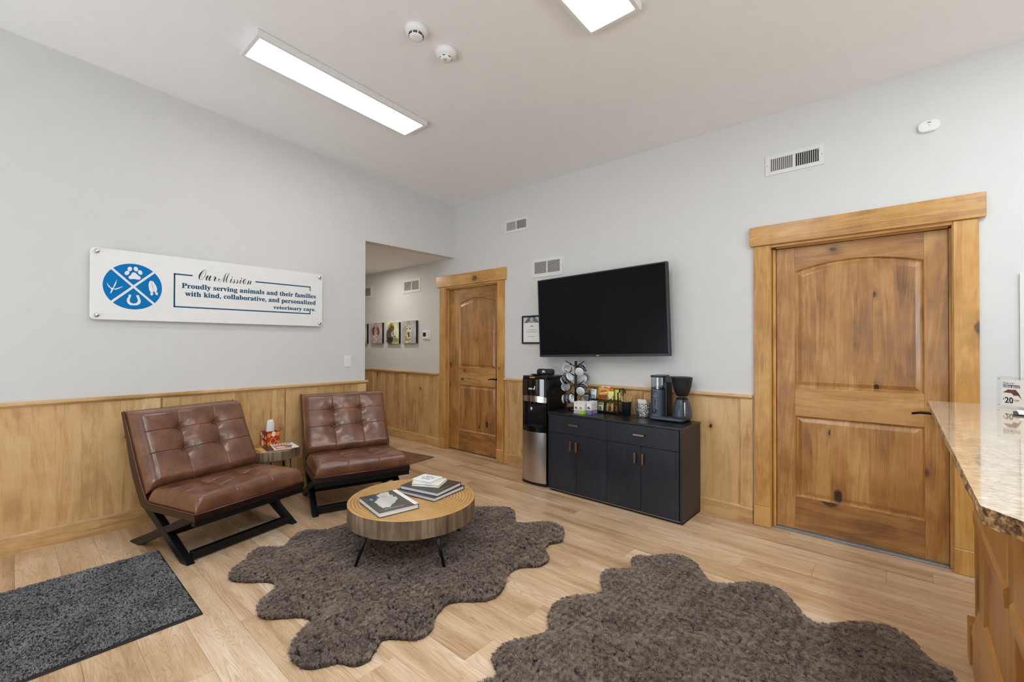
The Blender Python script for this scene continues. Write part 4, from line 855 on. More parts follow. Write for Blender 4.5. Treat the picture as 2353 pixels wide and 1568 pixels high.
# ------------------------------------------------------------------ water dispenser
wx0, wx1, wyf, wyb, wz = -2.855, -2.562, 3.372, 3.705, 1.047
e = thing('water_dispenser', 'tall black and steel water dispenser left of the black cabinet', 'water dispenser', ((wx0+wx1)/2, wyf, 0)); hw = (wx1-wx0)/2; dp = wyb-wyf
def bow(n=14, d=.03, w_=hw, inset=0): return [(-w_+2*w_*i/n, inset-d*math.sin(PI*i/n)**.8) for i in range(n+1)]
def slab(name, mat, z0, z1, y_back, d=.03, w_=hw, inset=0, bevel=0): return MB().prism(bow(14, d, w_, inset)+[(w_, y_back), (-w_, y_back)], z0, z1, 'Z', bevel=bevel).build(name, mat, e)
slab('base', M['black'], 0, .03, dp, .02); slab('lower_panel', M['steel'], .03, .512, .03); B('cabinet_body', M['black'], e, (-hw, .03, .03), (hw, dp, 1.02), .004)
slab('drip_tray_front', M['black_gloss'], .512, .562, .03, .034); B('drip_tray', M['black'], e, (-hw*.78, -.024, .562), (hw*.78, .03, .568), .002)
slab('upper_panel', M['black_gloss'], .852, 1.02, .03, .03); 
MB().prism([(-hw, -.0), (hw, -.0), (hw, .06), (hw, dp), (-hw, dp), (-hw, .06)], 1.02, wz, 'Z', bevel=.006).build('top_cover', M['black'], e)
B('control_panel', M['black_gloss'], e, (-hw*.5, -.004, 1.022), (hw*.6, .03, wz+.0015), .003)
m = MB(); m.prism(bow(14, .036, hw+.001, 0)+[(hw+.001, .02), (-hw-.001, .02)], 0, .056, 'Z'); o = m.build('band', M['chrome'], e); o.location = (0, 0, .796)
for v in o.data.vertices: v.co.z += .012*math.cos(PI*v.co.x/hw/2)-.004 if v.co.z > .03 else .006*math.cos(PI*v.co.x/hw/2)
for a, b_ in ((-hw, -hw+.03), (hw-.03, hw)): B('niche_side', M['black_gloss'], e, (a, -.002, .562), (b_, .03, .80), .004)
B('niche_back', plain('niche_dark_blue', (14, 20, 30), .12, coat=.4), e, (-hw+.03, .026, .562), (hw-.03, .0305, .80), 0)
for i, xx in enumerate((-.05, .0, .05)): MB().lathe([(.009, 0), (.009, .03), (.013, .034)], 12, Matrix.Translation((xx, .012, .772))).build('tap', M['black_gloss'], e)
m = MB(); flat(m, ell(-.055, .725, .012, .015), WALL_B(.0255)); m.build('round_sticker', M['white'], e)
m = MB(); scribble(m, -.045, .035, .918, .014, WALL_B(-.0305), seed=5); flat(m, ell(.03, .942, .006, .010, 12), WALL_B(-.0305)); m.build('printed_logo', M['white'], e)
m = MB(); m.box((-.05, -.0052, 1.026), (.01, -.0035, 1.038)); m.build('status_label', plain('copper_label', (190, 150, 110), .4), e)
m = MB(); Ts = rot(((0, 1, 0), (0, 0, 1), (1, 0, 0)), (hw, .15, .87)); m.tube([(hw+.001, .15+.052*math.cos(2*PI*k/32), .87+.052*math.sin(2*PI*k/32)) for k in range(32)], .0035, 8, closed=True); m.build('round_side_grip', M['black'], e)
e = thing('bluetooth_speaker', 'black cylindrical portable speaker lying on the water dispenser', 'speaker', (-2.70, 3.545, wz+.0015), .22)
MB().lathe([(0, -.083), (.022, -.083), (.029, -.078), (.031, -.068), (.031, .068), (.029, .078), (.022, .083), (0, .083)], 32, Matrix.Translation((0, 0, .031)) @ Matrix.Rotation(PI/2, 4, 'Y')).build('body', plain('speaker_fabric', (30, 34, 44), .8, var=.2, bump=.4, bscale=900), e)
for sx in (-1, 1): MB().lathe([(.024, 0), (.024, .004), (0, .005)], 24, Matrix.Translation((sx*.083, 0, .031)) @ Matrix.Rotation(sx*PI/2, 4, 'Y')).build('bass_radiator', M['black'], e)
text('logo_lettering', 'JBL', M['white'], e, WALL_B(-.0318) @ Matrix.Translation((-.008, .026, 0)), width=.042, align='CENTER', thick=.02)
B('foot', M['rubber'], e, (-.05, -.012, 0), (.05, .012, .004), .002)
e = thing('round_tray', 'thin black dish lying in front of the portable speaker', 'dish', (-2.755, 3.475, wz+.0015)); MB().lathe([(0, 0), (.04, 0), (.062, .008), (.063, .011), (.058, .010), (.04, .004), (0, .004)], 32, capb=False, capt=False).build('dish', M['black'], e)
# ------------------------------------------------------------------ mug tree and mugs
ZC = .7285
BRASS = plain('aged_brass', (150, 118, 62), .3, .8, var=.1)
tx, ty = -2.380, 3.60
e = thing('mug_tree', 'black metal mug tree full of hanging mugs on the left of the cabinet', 'mug rack', (tx, ty, ZC))
MB().lathe([(0, 0), (.078, 0), (.08, .006), (.078, .02), (.02, .024), (0, .024)], 32).build('base', M['black'], e)
MB().tube([(0, 0, .02), (0, 0, .466)], .0125, 16).build('pole', M['black'], e)
for a, z in ((190, .445), (-12, .445), (232, .355), (50, .355), (-12, .262), (180, .262), (232, .17), (20, .17)):
    c_, s_ = math.cos(math.radians(a)), math.sin(math.radians(a)); MB().tube([(c_*.008, s_*.008, z-.03), (c_*.06, s_*.06, z-.006), (c_*.108, s_*.108, z+.022)], .0048, 8).build('hook', M['black'], e)
GLZ = plain('white_glazed_ceramic', (222, 224, 228), .15, var=.01, coat=.5); SLV = plain('charcoal_mug_print', (48, 52, 58), .35, var=.3)
def mug(c, axis, up, label):
    az = Vector(axis).normalized(); ux = Vector(up); ux = (ux-az*ux.dot(az)).normalized(); uy = az.cross(ux)
    e = thing('mug', label, 'mug', group='mugs on the mug tree'); e.matrix_world = rot((ux, uy, az), Vector(c)-az*.045)
    MB().lathe([(0, .002), (.036, 0), (.040, .003), (.0425, .012), (.0425, .092), (.0415, .0945), (.039, .092), (.0385, .012), (.034, .007), (0, .007)], 28, capb=False, capt=False).build('body', GLZ, e)
    MB().lathe([(.0429, .018), (.0429, .080)], 28, capb=False, capt=False).build('print_band', SLV, e)
    m = MB(); rn = random.Random(label); 
    for k in range(7):
        a0 = .9+k*.55; z0_ = rn.uniform(.03, .05); pts = [(.0433*math.cos(a0+i*.09), .0433*math.sin(a0+i*.09), z0_+rn.uniform(0, .018)) for i in range(5)]; m.tube(pts, .0016, 5)
    m.build('lettering', GLZ, e)
    MB().tube([(.040+.026*math.sin(PI*i/10), 0, .022+.052*i/10+.0*i) for i in range(11)], .0045, 8).build('handle', BRASS, e)
mug((-2.455, 3.565, 1.118), (.40, -.86, .20), (.5, .4, 1), 'mug hanging mouth outward at the upper left of the tree')
mug((-2.312, 3.575, 1.110), (-.20, .85, .42), (-.8, -.1, .7), 'mug hanging base outward at the upper right of the tree')
mug((-2.398, 3.468, 1.028), (.74, .05, .46), (-.4, .3, 1), 'mug lying sideways across the middle of the tree')
mug((-2.466, 3.57, .945), (.36, -.92, .12), (.6, .4, 1), 'mug hanging mouth outward at the lower left of the tree')
mug((-2.298, 3.575, .930), (-.18, .85, .46), (-.8, -.1, .7), 'mug hanging base outward at the lower right of the tree')
mug((-2.410, 3.505, .838), (.86, .20, .12), (-.2, .3, 1), 'mug lying sideways at the bottom front of the tree')
mug((-2.338, 3.672, 1.028), (-.25, .9, .1), (-.5, -.2, 1), 'mug mostly hidden behind the middle of the mug tree pole')
mug((-2.285, 3.655, .845), (.3, -.8, -.2), (-.5, -.3, 1), 'mug half hidden behind the tea boxes at the lower right of the tree')
# ------------------------------------------------------------------ tea boxes
def tea_box(x0, x1, y0, y1, h, label, band, motif):
    e = thing('tea_box', label, 'tea box', ((x0+x1)/2, y0, ZC), group='white tea boxes on the cabinet'); w_ = (x1-x0)/2; d = y1-y0
    B('carton', M['paper'], e, (-w_, 0, 0), (w_, d, h), .0008)
    m = MB(); m.box((-w_-.0003, -.0003, 0), (w_+.0003, d+.0003, h*.32), 0); m.build('colour_band', band, e)
    m = MB(); T = WALL_B(-.0004); scribble(m, -w_*.55, w_*.6, h*.88, .006, T, seed=int(x0*1e3)); scribble(m, -w_*.5, w_*.4, h*.14, .007, T, .0010, seed=3); m.build('printed_text', M['grey_ink'], e)
    m = MB(); flat(m, [(p[0], p[1], .0006) for p in ell(-.003, h*.50, w_*.55, h*.10, 14, .4)], T); flat(m, [(p[0], p[1], .0008) for p in ell(.006, h*.44, w_*.4, h*.05, 12, -.3)], T); m.build('printed_picture', motif, e)
    m = MB(); rn = random.Random(x0)
    for i in range(9): m.box((w_+.0002, .01+rn.random()*(d-.025), h*.36+i*h*.065), (w_+.0006, d-.008-rn.random()*.02, h*.36+i*h*.065+.003))
    m.build('side_text', M['grey_ink'], e)
LIL = plain('lilac_card', (206, 178, 214), .5, var=.05); LIM = plain('lime_card', (166, 214, 76), .5, var=.05); VIO = plain('violet_card', (138, 118, 178), .5, var=.2)
tea_box(-2.272, -2.2225, 3.405, 3.49, .106, 'white tea box with lilac band, leftmost of three', LIL, plain('brown_motif', (150, 110, 80), .5, var=.3))
tea_box(-2.2215, -2.168, 3.403, 3.488, .108, 'white tea box with lime green band, middle of three', LIM, plain('amber_motif', (206, 160, 120), .5, var=.3))
tea_box(-2.160, -2.112, 3.44, 3.545, .112, 'white tea box with violet band, rightmost of three', VIO, plain('slate_motif', (90, 92, 110), .5, var=.3))
# ------------------------------------------------------------------ sachet rack
rx0, rx1, ry0, ry1 = -2.225, -1.928, 3.585, 3.69
e = thing('sachet_rack', 'two-tier black wire rack holding sachets, behind the tea boxes', 'rack', (rx0, ry0, ZC)); L_, D_ = rx1-rx0, ry1-ry0
for xx in (0, L_): m = MB(); m.box((xx-.003, -.005, 0), (xx+.003, .012, .198), .001); m.box((xx-.003, D_-.012, 0), (xx+.003, D_, .215), .001); m.box((xx-.003, 0, .01), (xx+.003, D_, .018)); m.box((xx-.003, 0, .112), (xx+.003, D_, .120)); m.build('side_frame', M['black_matte'], e)
for zz in (.012, .114): B('shelf', M['black_matte'], e, (0, 0, zz), (L_, D_, zz+.004), .001)
for zz in (.016, .118):
    for k in range(4):
        xc = .04+k*.072; m = MB(); m.tube([(xc-.017, -.001, zz), (xc-.017, -.001, zz+.03)]+[(xc-.017*math.cos(PI*i/8), -.001, zz+.03+.012*math.sin(PI*i/8)) for i in range(1, 8)]+[(xc+.017, -.001, zz+.03), (xc+.017, -.001, zz)], .0016, 6); m.build('wire_retainer', M['black_matte'], e)
MB().tube([(L_, .03, .195), (L_+.004, .03, .225), (L_+.03, .04, .232), (L_+.045, .05, .215), (L_+.045, .05, .19)], .007, 8).build('carry_handle', M['black_matte'], e)
def sachet(x0, x1, z, h, y, col, label, prints=(), tilt=.12, roll=0, th=.010):
    e = thing('sachet', label, 'sachet', ((x0+x1)/2, y, ZC+z), 0, 'sachets in the wire rack'); e.rotation_euler = (-tilt, roll, 0); w_ = (x1-x0)/2; t = bmesh.new(); g = []
    for s in (-1, 1):
        g.append([[t.verts.new((-w_+2*w_*i/6, s*th/2*math.sin(PI*min(max(i/6, .06), .94))*math.sin(PI*min(max(j/6, .05), .95)), h*j/6)) for i in range(7)] for j in range(7)])
    for s in (0, 1):
        for j in range(6):
            for i in range(6): q = (g[s][j][i], g[s][j][i+1], g[s][j+1][i+1], g[s][j+1][i]); f = t.faces.new(q if s == 0 else q[::-1]); f.smooth = True
    rim = lambda q: [q[0][i] for i in range(7)]+[q[j][6] for j in range(1, 7)]+[q[6][i] for i in range(5, -1, -1)]+[q[j][0] for j in range(5, 0, -1)]
    A, Bq = rim(g[0]), rim(g[1])
    for k in range(len(A)): t.faces.new((A[k], Bq[k], Bq[(k+1) % len(A)], A[(k+1) % len(A)]))
    MB().merge(t).build('pouch', plain('sachet_'+label[:12], col, .35, var=.08), e)
    for nm, c_, polys in prints:
        m = MB()
        for p in polys: flat(m, [(x*w_, zz*h, 0) for x, zz in p], WALL_B(-th/2-.0008))
        m.build(nm, plain('print_'+nm, c_, .4, var=.15), e)
sachet(-2.155, -2.06, .122, .115, 3.675, (232, 226, 214), 'white sachet at the very back of the upper tier')
sachet(-2.130, -2.035, .120, .108, 3.664, (206, 120, 44), 'orange sachet directly behind the big orange cocoa sachet', roll=.12)
sachet(-2.222, -2.168, .120, .088, 3.615, (220, 230, 232), 'white and pale teal sachet at the left of the upper tier', [('teal_print', (120, 184, 184), [rect(-.6, .08, .6, .42)]), ('small_lines', (120, 130, 140), [rect(-.6, .8, .4, .86)])])
sachet(-2.165, -2.052, .118, .108, 3.625, (222, 150, 52), 'big orange cocoa sachet in the middle of the upper tier', [('brown_beans', (150, 62, 30), [ell(-.45, .22, .28, .16, 12), ell(.1, .25, .28, .18, 12), ell(.6, .3, .25, .2, 12)]), ('pale_stripe', (244, 224, 180), [[(-.55, .42), (.85, .66), (.85, .72), (-.55, .48)]]), ('script_print', (120, 70, 50), [[(-.4, .6), (.6, .78), (.6, .86), (-.4, .68)]])], roll=.10)
sachet(-2.048, -1.990, .120, .080, 3.615, (236, 232, 130), 'yellow sachet with round badge in the upper tier', [('white_badge', (240, 240, 236), [ell(.15, .35, .4, .18, 14)]), ('dark_badge', (50, 60, 40), [rect(-.2, .03, .5, .14)])])
sachet(-1.988, -1.934, .120, .094, 3.635, (212, 216, 92), 'lime yellow sachet at the right of the upper tier', [('pale_print', (238, 240, 180), [rect(-.3, .1, .6, .5)])])
sachet(-2.205, -2.152, .018, .090, 3.612, (18, 112, 92), 'teal green sachet in the lower tier behind the tea boxes')
sachet(-2.146, -2.090, .018, .074, 3.612, (226, 222, 190), 'cream and green sachet at the left of the lower tier', [('green_top', (96, 108, 60), [rect(-.8, .72, .8, .86)]), ('round_mark', (120, 130, 70), [ell(0, .3, .42, .22, 14)])])
sachet(-2.100, -2.058, .018, .080, 3.640, (74, 80, 72), 'dark grey sachet in the lower tier between the cream and amber ones')
sachet(-2.060, -1.990, .018, .076, 3.615, (224, 164, 82), 'amber sachet with dark label in the lower tier', [('dark_label', (60, 38, 30), [rect(-.35, .06, .45, .9)]), ('white_oval', (236, 230, 224), [ell(.05, .74, .42, .13, 14)])])
sachet(-1.988, -1.944, .018, .070, 3.630, (124, 70, 30), 'brown sachet at the right of the lower tier')
# ------------------------------------------------------------------ stirrers in a black cup
ccx, ccy = -1.862, 3.62
e = thing('stirrer_cup', 'black tapered cup full of wooden stirrers on the cabinet', 'cup', (ccx, ccy, ZC)); MB().lathe([(0, 0), (.034, 0), (.0435, .118), (.0445, .121), (.042, .121), (.033, .004), (0, .004)], 32, capb=False, capt=False).build('cup', M['black_matte'], e)
STK = plain('birch_stick', (216, 180, 122), .6, var=.1); rn = random.Random(5); sm = MB().box((-.0035, -.0009, 0), (.0035, .0009, .168), .0006).build('stirrer', STK); sme = sm.data; bpy.data.objects.remove(sm)
for k in range(26):
    a = k*2.399; r = .028*math.sqrt((k+.5)/26); o = link('stirrer', sme); tl = r/.028*.24
    o.matrix_world = Matrix.Translation((ccx+r*.45*math.cos(a), ccy+r*.45*math.sin(a), ZC+.005)) @ Matrix.Rotation(a, 4, 'Z') @ Matrix.Rotation(tl, 4, 'Y') @ Matrix.Rotation(rn.uniform(0, 3), 4, 'Z')
    tag(o, 'thin pale wooden stirrer standing in the black cup', 'stirrer', 'wooden stirrers in the black cup')
# ------------------------------------------------------------------ cut glass bowl of sugar sticks
gx, gy = -1.712, 3.635
GLM = clear('cut_glass', (.93, .94, .95, 1), .16, .05)
def facet(m):
    t = m.node_tree; n = t.nodes; vo = n.new('ShaderNodeTexVoronoi'); vo.inputs['Scale'].default_value = 95; tc = n.new('ShaderNodeTexCoord'); t.links.new(tc.outputs['Object'], vo.inputs['Vector'])
    bp = n.new('ShaderNodeBump'); bp.inputs['Strength'].default_value = 1; bp.inputs['Distance'].default_value = .006; t.links.new(vo.outputs['Distance'], bp.inputs['Height'])
    gl = [x for x in n if x.type == 'BSDF_GLOSSY'][0]; t.links.new(bp.outputs[0], gl.inputs['Normal']); ad = [x for x in n if x.type == 'MATH' and x.operation == 'MULTIPLY_ADD'][0]
    mr = n.new('ShaderNodeMapRange'); mr.inputs[3].default_value = .05; mr.inputs[4].default_value = .85; sp = n.new('ShaderNodeSeparateXYZ'); t.links.new(vo.outputs['Color'], sp.inputs[0]); pw = n.new('ShaderNodeMath'); pw.operation = 'POWER'; pw.inputs[1].default_value = 1.6
    t.links.new(sp.outputs[0], pw.inputs[0]); t.links.new(pw.outputs[0], mr.inputs[0]); t.links.new(mr.outputs[0], ad.inputs[2])
facet(GLM)
e = thing('glass_bowl', 'cut glass bowl of sugar sticks left of the coffee maker', 'bowl', (gx, gy, ZC)); t = bmesh.new(); rows = []
for j in range(12):
    z = .006+.118*j/11; R0 = .050+.020*(j/11)**.7
    rows.append([t.verts.new(((R0+(.0035 if (k+j) % 2 else 0))*math.cos(2*PI*k/32), (R0+(.0035 if (k+j) % 2 else 0))*math.sin(2*PI*k/32), z)) for k in range(32)])
inn = [[t.verts.new((r*math.cos(2*PI*k/32), r*math.sin(2*PI*k/32), z)) for k in range(32)] for r, z in ((.066, .122), (.058, .06), (.046, .012))]
allr = rows+inn
for A, Bq in zip(allr, allr[1:]):
    for k in range(32): t.faces.new((A[k], A[(k+1) % 32], Bq[(k+1) % 32], Bq[k]))
t.faces.new(rows[0][::-1]); t.faces.new(inn[-1]); b0 = [t.verts.new((.048*math.cos(2*PI*k/32), .048*math.sin(2*PI*k/32), 0)) for k in range(32)]
MB().merge(t).build('bowl', GLM, e); MB().lathe([(.044, .0), (.046, .003), (.044, .0058)], 32).build('foot', GLM, e)
rn = random.Random(9); sm = MB().prism(rrect(-.007, -.0025, .007, .0025, .0022, 3), 0, .118, 'Z').build('sugar_stick', M['paper']); sme = sm.data; bpy.data.objects.remove(sm)
for k in range(9):
    o = link('sugar_stick', sme); xx = gx-.048+.0085*k; yy = gy+.018+.004*(k % 2)-.0006*k
    o.matrix_world = Matrix.Translation((xx+.012, yy-.004, ZC+.030)) @ Matrix.Rotation(-.16+.02*rn.random(), 4, 'Y') @ Matrix.Rotation(-.10*rn.random(), 4, 'X') @ Matrix.Rotation(rn.uniform(-.5, .5), 4, 'Z')
    tag(o, 'white paper sugar stick standing in the cut glass bowl', 'sugar stick', 'sugar sticks in the glass bowl')
for k in range(10):
    o = link('sugar_stick', sme); o.scale = (1, 1, .62); o.matrix_world = Matrix.Translation((gx+rn.uniform(-.016, .024), gy+rn.uniform(-.03, .01), ZC+.016+.007*k)) @ Matrix.Rotation(rn.uniform(0, 6), 4, 'Z') @ Matrix.Rotation(PI/2-.15, 4, 'Y') @ Matrix.Translation((0, 0, -.036)) @ Matrix.Diagonal((1, 1, .6, 1))
    tag(o, 'short white sugar packet lying inside the cut glass bowl', 'sugar packet', 'sugar packets lying in the glass bowl')
# ------------------------------------------------------------------ coffee maker
e = thing('coffee_maker', 'dark grey drip coffee maker with carafe at the right end of the cabinet', 'coffee maker', (-1.612, 3.545, ZC))
GUN = plain('gunmetal_plastic', (78, 86, 98), .32, .35, var=.05); GUD = plain('dark_gunmetal', (38, 42, 49), .35, .3, var=.05)
MB().prism(rrect(-.004, -.012, .276, .200, .02), .008, .030, 'Z', bevel=.003).build('base_plate', GUN, e)
for x, y in ((.02, .01), (.25, .01), (.02, .18), (.25, .18)): MB().lathe([(.009, 0), (.009, .009)], 12, Matrix.Translation((x, y, 0))).build('foot', M['rubber'], e)
MB().prism(rrect(.0, .0, .100, .175, .028, 8), .030, .252, 'Z').build('tower', GUN, e, sharp=.7)
m = MB(); fp = rrect(.022, .05, .070, .235, .012)
m.tube([(x, -.0012, z) for x, z in fp], .0014, 6, closed=True); m.build('panel_outline', GUD, e)
for z in (.160, .143, .126): MB().lathe([(.0045, 0), (.0045, .003), (0, .004)], 14, rot(((1, 0, 0), (0, 0, 1), (0, -1, 0)), (.046, .001, z))).build('button', M['black'], e)
m = MB(); Tk = rot(((1, 0, 0), (0, 0, 1), (0, -1, 0)), (.044, .001, .076)); m.lathe([(.017, 0), (.017, .006), (.0145, .007)], 24, Tk); m.build('dial_ring', M['black'], e); MB().lathe([(.0135, .006), (.0125, .018), (0, .019)], 24, Tk).build('dial', GUN, e)
m = MB(); scribble(m, .030, .062, .195, .008, WALL_B(-.0008), seed=12); scribble(m, .026, .062, .038, .004, WALL_B(-.0008), seed=13); m.build('printed_marks', M['grey_ink'], e)
TK = clear('smoky_tank', (.80, .83, .86, 1), .08)
MB().prism(rrect(.002, .002, .098, .173, .026, 8), .256, .352, 'Z').build('water_tank', TK, e, sharp=.7)
MB().prism(rrect(.004, .004, .096, .171, .026, 8), .2565, .268, 'Z').build('tank_base', GUD, e)
m = MB()
for i in range(6): m.box((.012, .0008, .272+i*.013), (.020 if i % 2 else .028, .0016, .2735+i*.013))
m.build('tank_scale', M['ink'], e)
MB().prism(rrect(-.003, -.003, .104, .18, .03, 8), .353, .368, 'Z', bevel=.002).build('tank_lid', GUD, e)
fx_, fy_ = .236, .09
MB().prism(rrect(.09, fy_-.035, fx_-.04, fy_+.04, .02), .31, .362, 'Z', bevel=.004).build('arm', GUD, e)
MB().prism(rrect(.085, .06, .125, .165, .012), .03, .35, 'Z').build('rear_column', M['black'], e)
Tf = Matrix.Translation((fx_, fy_, 0))
MB().lathe([(0, .205), (.038, .205), (.044, .212), (.060, .245), (.072, .290), (.079, .345), (.0815, .352), (.0815, .358), (.07, .362), (0, .363)], 40, Tf, capb=False, capt=False).build('filter_basket', M['black_matte'], e, sharp=.8)
MB().lathe([(.016, .194), (.018, .205)], 20, Tf).build('drip_outlet', M['chrome'], e)
MB().lathe([(0, .033), (.074, .033), (.076, .040), (.0765, .052), (.068, .110), (.060, .150), (.053, .165), (.048, .178), (0, .18)], 40, Tf, capb=False, capt=False).build('carafe', GUN, e, sharp=.8)
MB().lathe([(0, .178), (.046, .178), (.047, .188), (.032, .194), (0, .195)], 32, Tf, capb=False, capt=False).build('carafe_lid', M['black'], e)
hd = Vector((.52, -.85, 0)); m = MB(); hp = [(fx_+hd.x*r, fy_+hd.y*r, z) for r, z in ((.045, .182), (.075, .186), (.088, .176), (.092, .15), (.098, .06), (.100, .050))]
m.tube(hp, [.008, .008, .009, .009, .0085, .006], 10); m.build('carafe_handle', M['black'], e)
m = MB(); m.tube([(fx_+hd.x*.099+.0, fy_+hd.y*.099, .166), (fx_+hd.x*.107, fy_+hd.y*.107, .056)], .0055, 8); m.build('handle_strip', plain('pale_handle_strip', (226, 212, 206), .3, .2), e)
# ------------------------------------------------------------------ reception counter
e = thing('reception_counter', 'knotty wood reception counter with thick granite top at the right edge', 'counter', (.215, 0, 0)); X0 = .215
poly = [(.070, 3.108), (.090, 1.128), (.46, .64), (1.35, .64), (1.35, 3.06), (.40, 3.094)]
t = bmesh.new(); pts = []
for i, p in enumerate(poly):
    q = poly[(i+1) % len(poly)]; n = max(2, int((Vector(q)-Vector(p)).length/.018))
    for k in range(n): pts.append((p[0]+(q[0]-p[0])*k/n, p[1]+(q[1]-p[1])*k/n))
c = Vector((.7, 1.9)); rings = []
for z, inset, amp in ((1.070, .003, .0008), (1.066, .0005, .0035), (1.056, .0, .005), (1.046, .001, .005), (1.036, .004, .004)):
    rr = []
    for i, p in enumerate(pts):
        a, b_ = Vector(pts[i-1]), Vector(pts[(i+1) % len(pts)]); d = (b_-a).normalized(); nrm = Vector((d.y, -d.x)); nrm = nrm if nrm.dot(c-Vector(p)) > 0 else -nrm
        q = Vector(p)+nrm*(inset+amp*(1+noise.noise(Vector((p[0]*38, p[1]*38, z*160))))); rr.append(t.verts.new((q.x-X0, q.y, z)))
    rings.append(rr)
ft = t.faces.new(rings[0]); t.faces.new(rings[-1][::-1])
for A, Bq in zip(rings, rings[1:]):
    for k in range(len(A)): f = t.faces.new((A[k], Bq[k], Bq[(k+1) % len(A)], A[(k+1) % len(A)])); f.material_index = 1
bmesh.ops.recalc_face_normals(t, faces=t.faces); me = bpy.data.meshes.new('countertop'); t.to_mesh(me); t.free(); me.materials.append(M['granite']); me.materials.append(M['granite_edge']); link('countertop', me, e)
cb = lambda name, mat, a, b, bev=.002: B(name, mat, e, (a[0]-X0, a[1], a[2]), (b[0]-X0, b[1], b[2]), bev)
cb('carcass', M['ctr_Z'], (.226, .80, 0), (1.25, 2.66, 1.036), 0)
cb('end_stile', M['ctr_Z'], (.206, 2.66, 0), (.40, 2.70, 1.036)); cb('plinth_block', M['ctr_Z'], (.190, 2.70, 0), (.40, 2.80, .168), .003)
cb('stile', M['ctr_Z'], (.214, 2.50, .15), (.228, 2.66, .62)); cb('stile', M['ctr_Z'], (.208, 1.765, 0), (.228, 1.865, 1.036)); cb('stile', M['ctr_Z'], (.208, .80, 0), (.228, .90, 1.036))
for a, b_ in ((1.865, 2.66), (.90, 1.765)):
    cb('upper_panel', M['ctr_Z'], (.206, a, .665), (.228, b_, 1.036))
    MB().prism([(.200-X0, .612), (.226-X0, .605), (.226-X0, .672), (.206-X0, .672), (.198-X0, .66)], a, b_, 'Y').build('rail_moulding', M['ctr_Y'], e)
    MB().prism([(.192-X0, .16), (.226-X0, .15), (.226-X0, .27), (.214-X0, .262)], a, b_, 'Y').build('base_moulding', M['ctr_Y'], e)
    cb('baseboard', M['ctr_Y'], (.196, a, 0), (.226, b_, .155))
# acrylic sign on the counter
d_ = Vector((.64, -.77)).normalized(); sgz = 1.0705
e = thing('sign_holder', 'clear acrylic sign with online store offer standing on the granite counter', 'sign', (.308, 3.012, sgz), math.atan2(d_.y, d_.x))
LX, HH = .21, .142
m = MB(); m.box((0, -.006, 0), (LX, .006, HH), .001); m.build('acrylic_block', M['acrylic'], e)
B('paper_insert', M['paper'], e, (.022, -.0072, .012), (LX-.022, -.0062, HH-.014), 0)
T = WALL_B(-.0074); z0 = sgz
text('offer_lettering', 'Shop our', M['ink'], e, T @ Matrix.Translation((SGN['shop'][0], SGN['shop'][1]-z0, 0)), width=SGN['shop'][2], thick=.012)
m = MB(); a, b_, c_, d = SGN['bar']; flat(m, rect(a, b_-z0, c_, d-z0), T); m.build('offer_bar', M['navy_ink'], e)
text('offer_lettering', 'online store!', M['paper'], e, WALL_B(-.0078) @ Matrix.Translation((a+.0015, b_-z0+.002, 0)), width=c_-a-.003, thick=.02)
text('offer_lettering', '$', M['ink'], e, T @ Matrix.Translation((SGN['dollar'][0], SGN['dollar'][1]-z0, 0)), height=.010, thick=.012)
text('offer_lettering', '20', M['ink'], e, T @ Matrix.Translation((SGN['n20'][0], SGN['n20'][1]-z0, 0)), width=SGN['n20'][2], thick=.03)
text('offer_lettering', 'OFF', M['ink'], e, T @ Matrix.Translation((SGN['off'][0], SGN['off'][1]-z0, 0)), width=SGN['off'][2], thick=.02)
m = MB(); flat(m, [(s_, z-z0) for s_, z in SGN['bat']], T); m.build('animal_picture', plain('brown_animal_print', (110, 66, 54), .6, var=.3), e)
for xx, zz in ((.012, .012), (.012, HH-.012), (LX-.012, .012), (LX-.012, HH-.012)): MB().lathe([(.003, 0), (.003, .0012), (0, .0014)], 10, rot(((1, 0, 0), (0, 0, 1), (0, -1, 0)), (xx, -.006, zz))).build('magnet', M['steel'], e)
for k, (col, lb) in enumerate((((40, 44, 52), 'black folder at the bottom of the papers on the counter'), ((226, 228, 232), 'white folded leaflet on the black folder on the counter'))):
    e = thing('leaflet', lb, 'leaflet', (.405+.012*k, 2.715-.004*k, 1.0705+.0062*k), -.12+.05*k, 'leaflets on the counter'); B('sheets', plain('leaflet_paper_%d' % k, col, .5, var=.03), e, (-.085, -.06, 0), (.12, .07, .006), .001)
# pale panel on the wall at the right edge of the frame
e = thing('wall_board', 'pale flat board on the wall at the right edge of the frame', 'board', (.68, BY, 1.45)); B('board', plain('pale_board', (222, 222, 219), .5, var=.01), e, (-.205, -.012, -.30), (.205, 0, .30), .002); B('board_edge', M['white_metal'], e, (-.212, -.016, -.305), (-.203, 0, .305), .001)

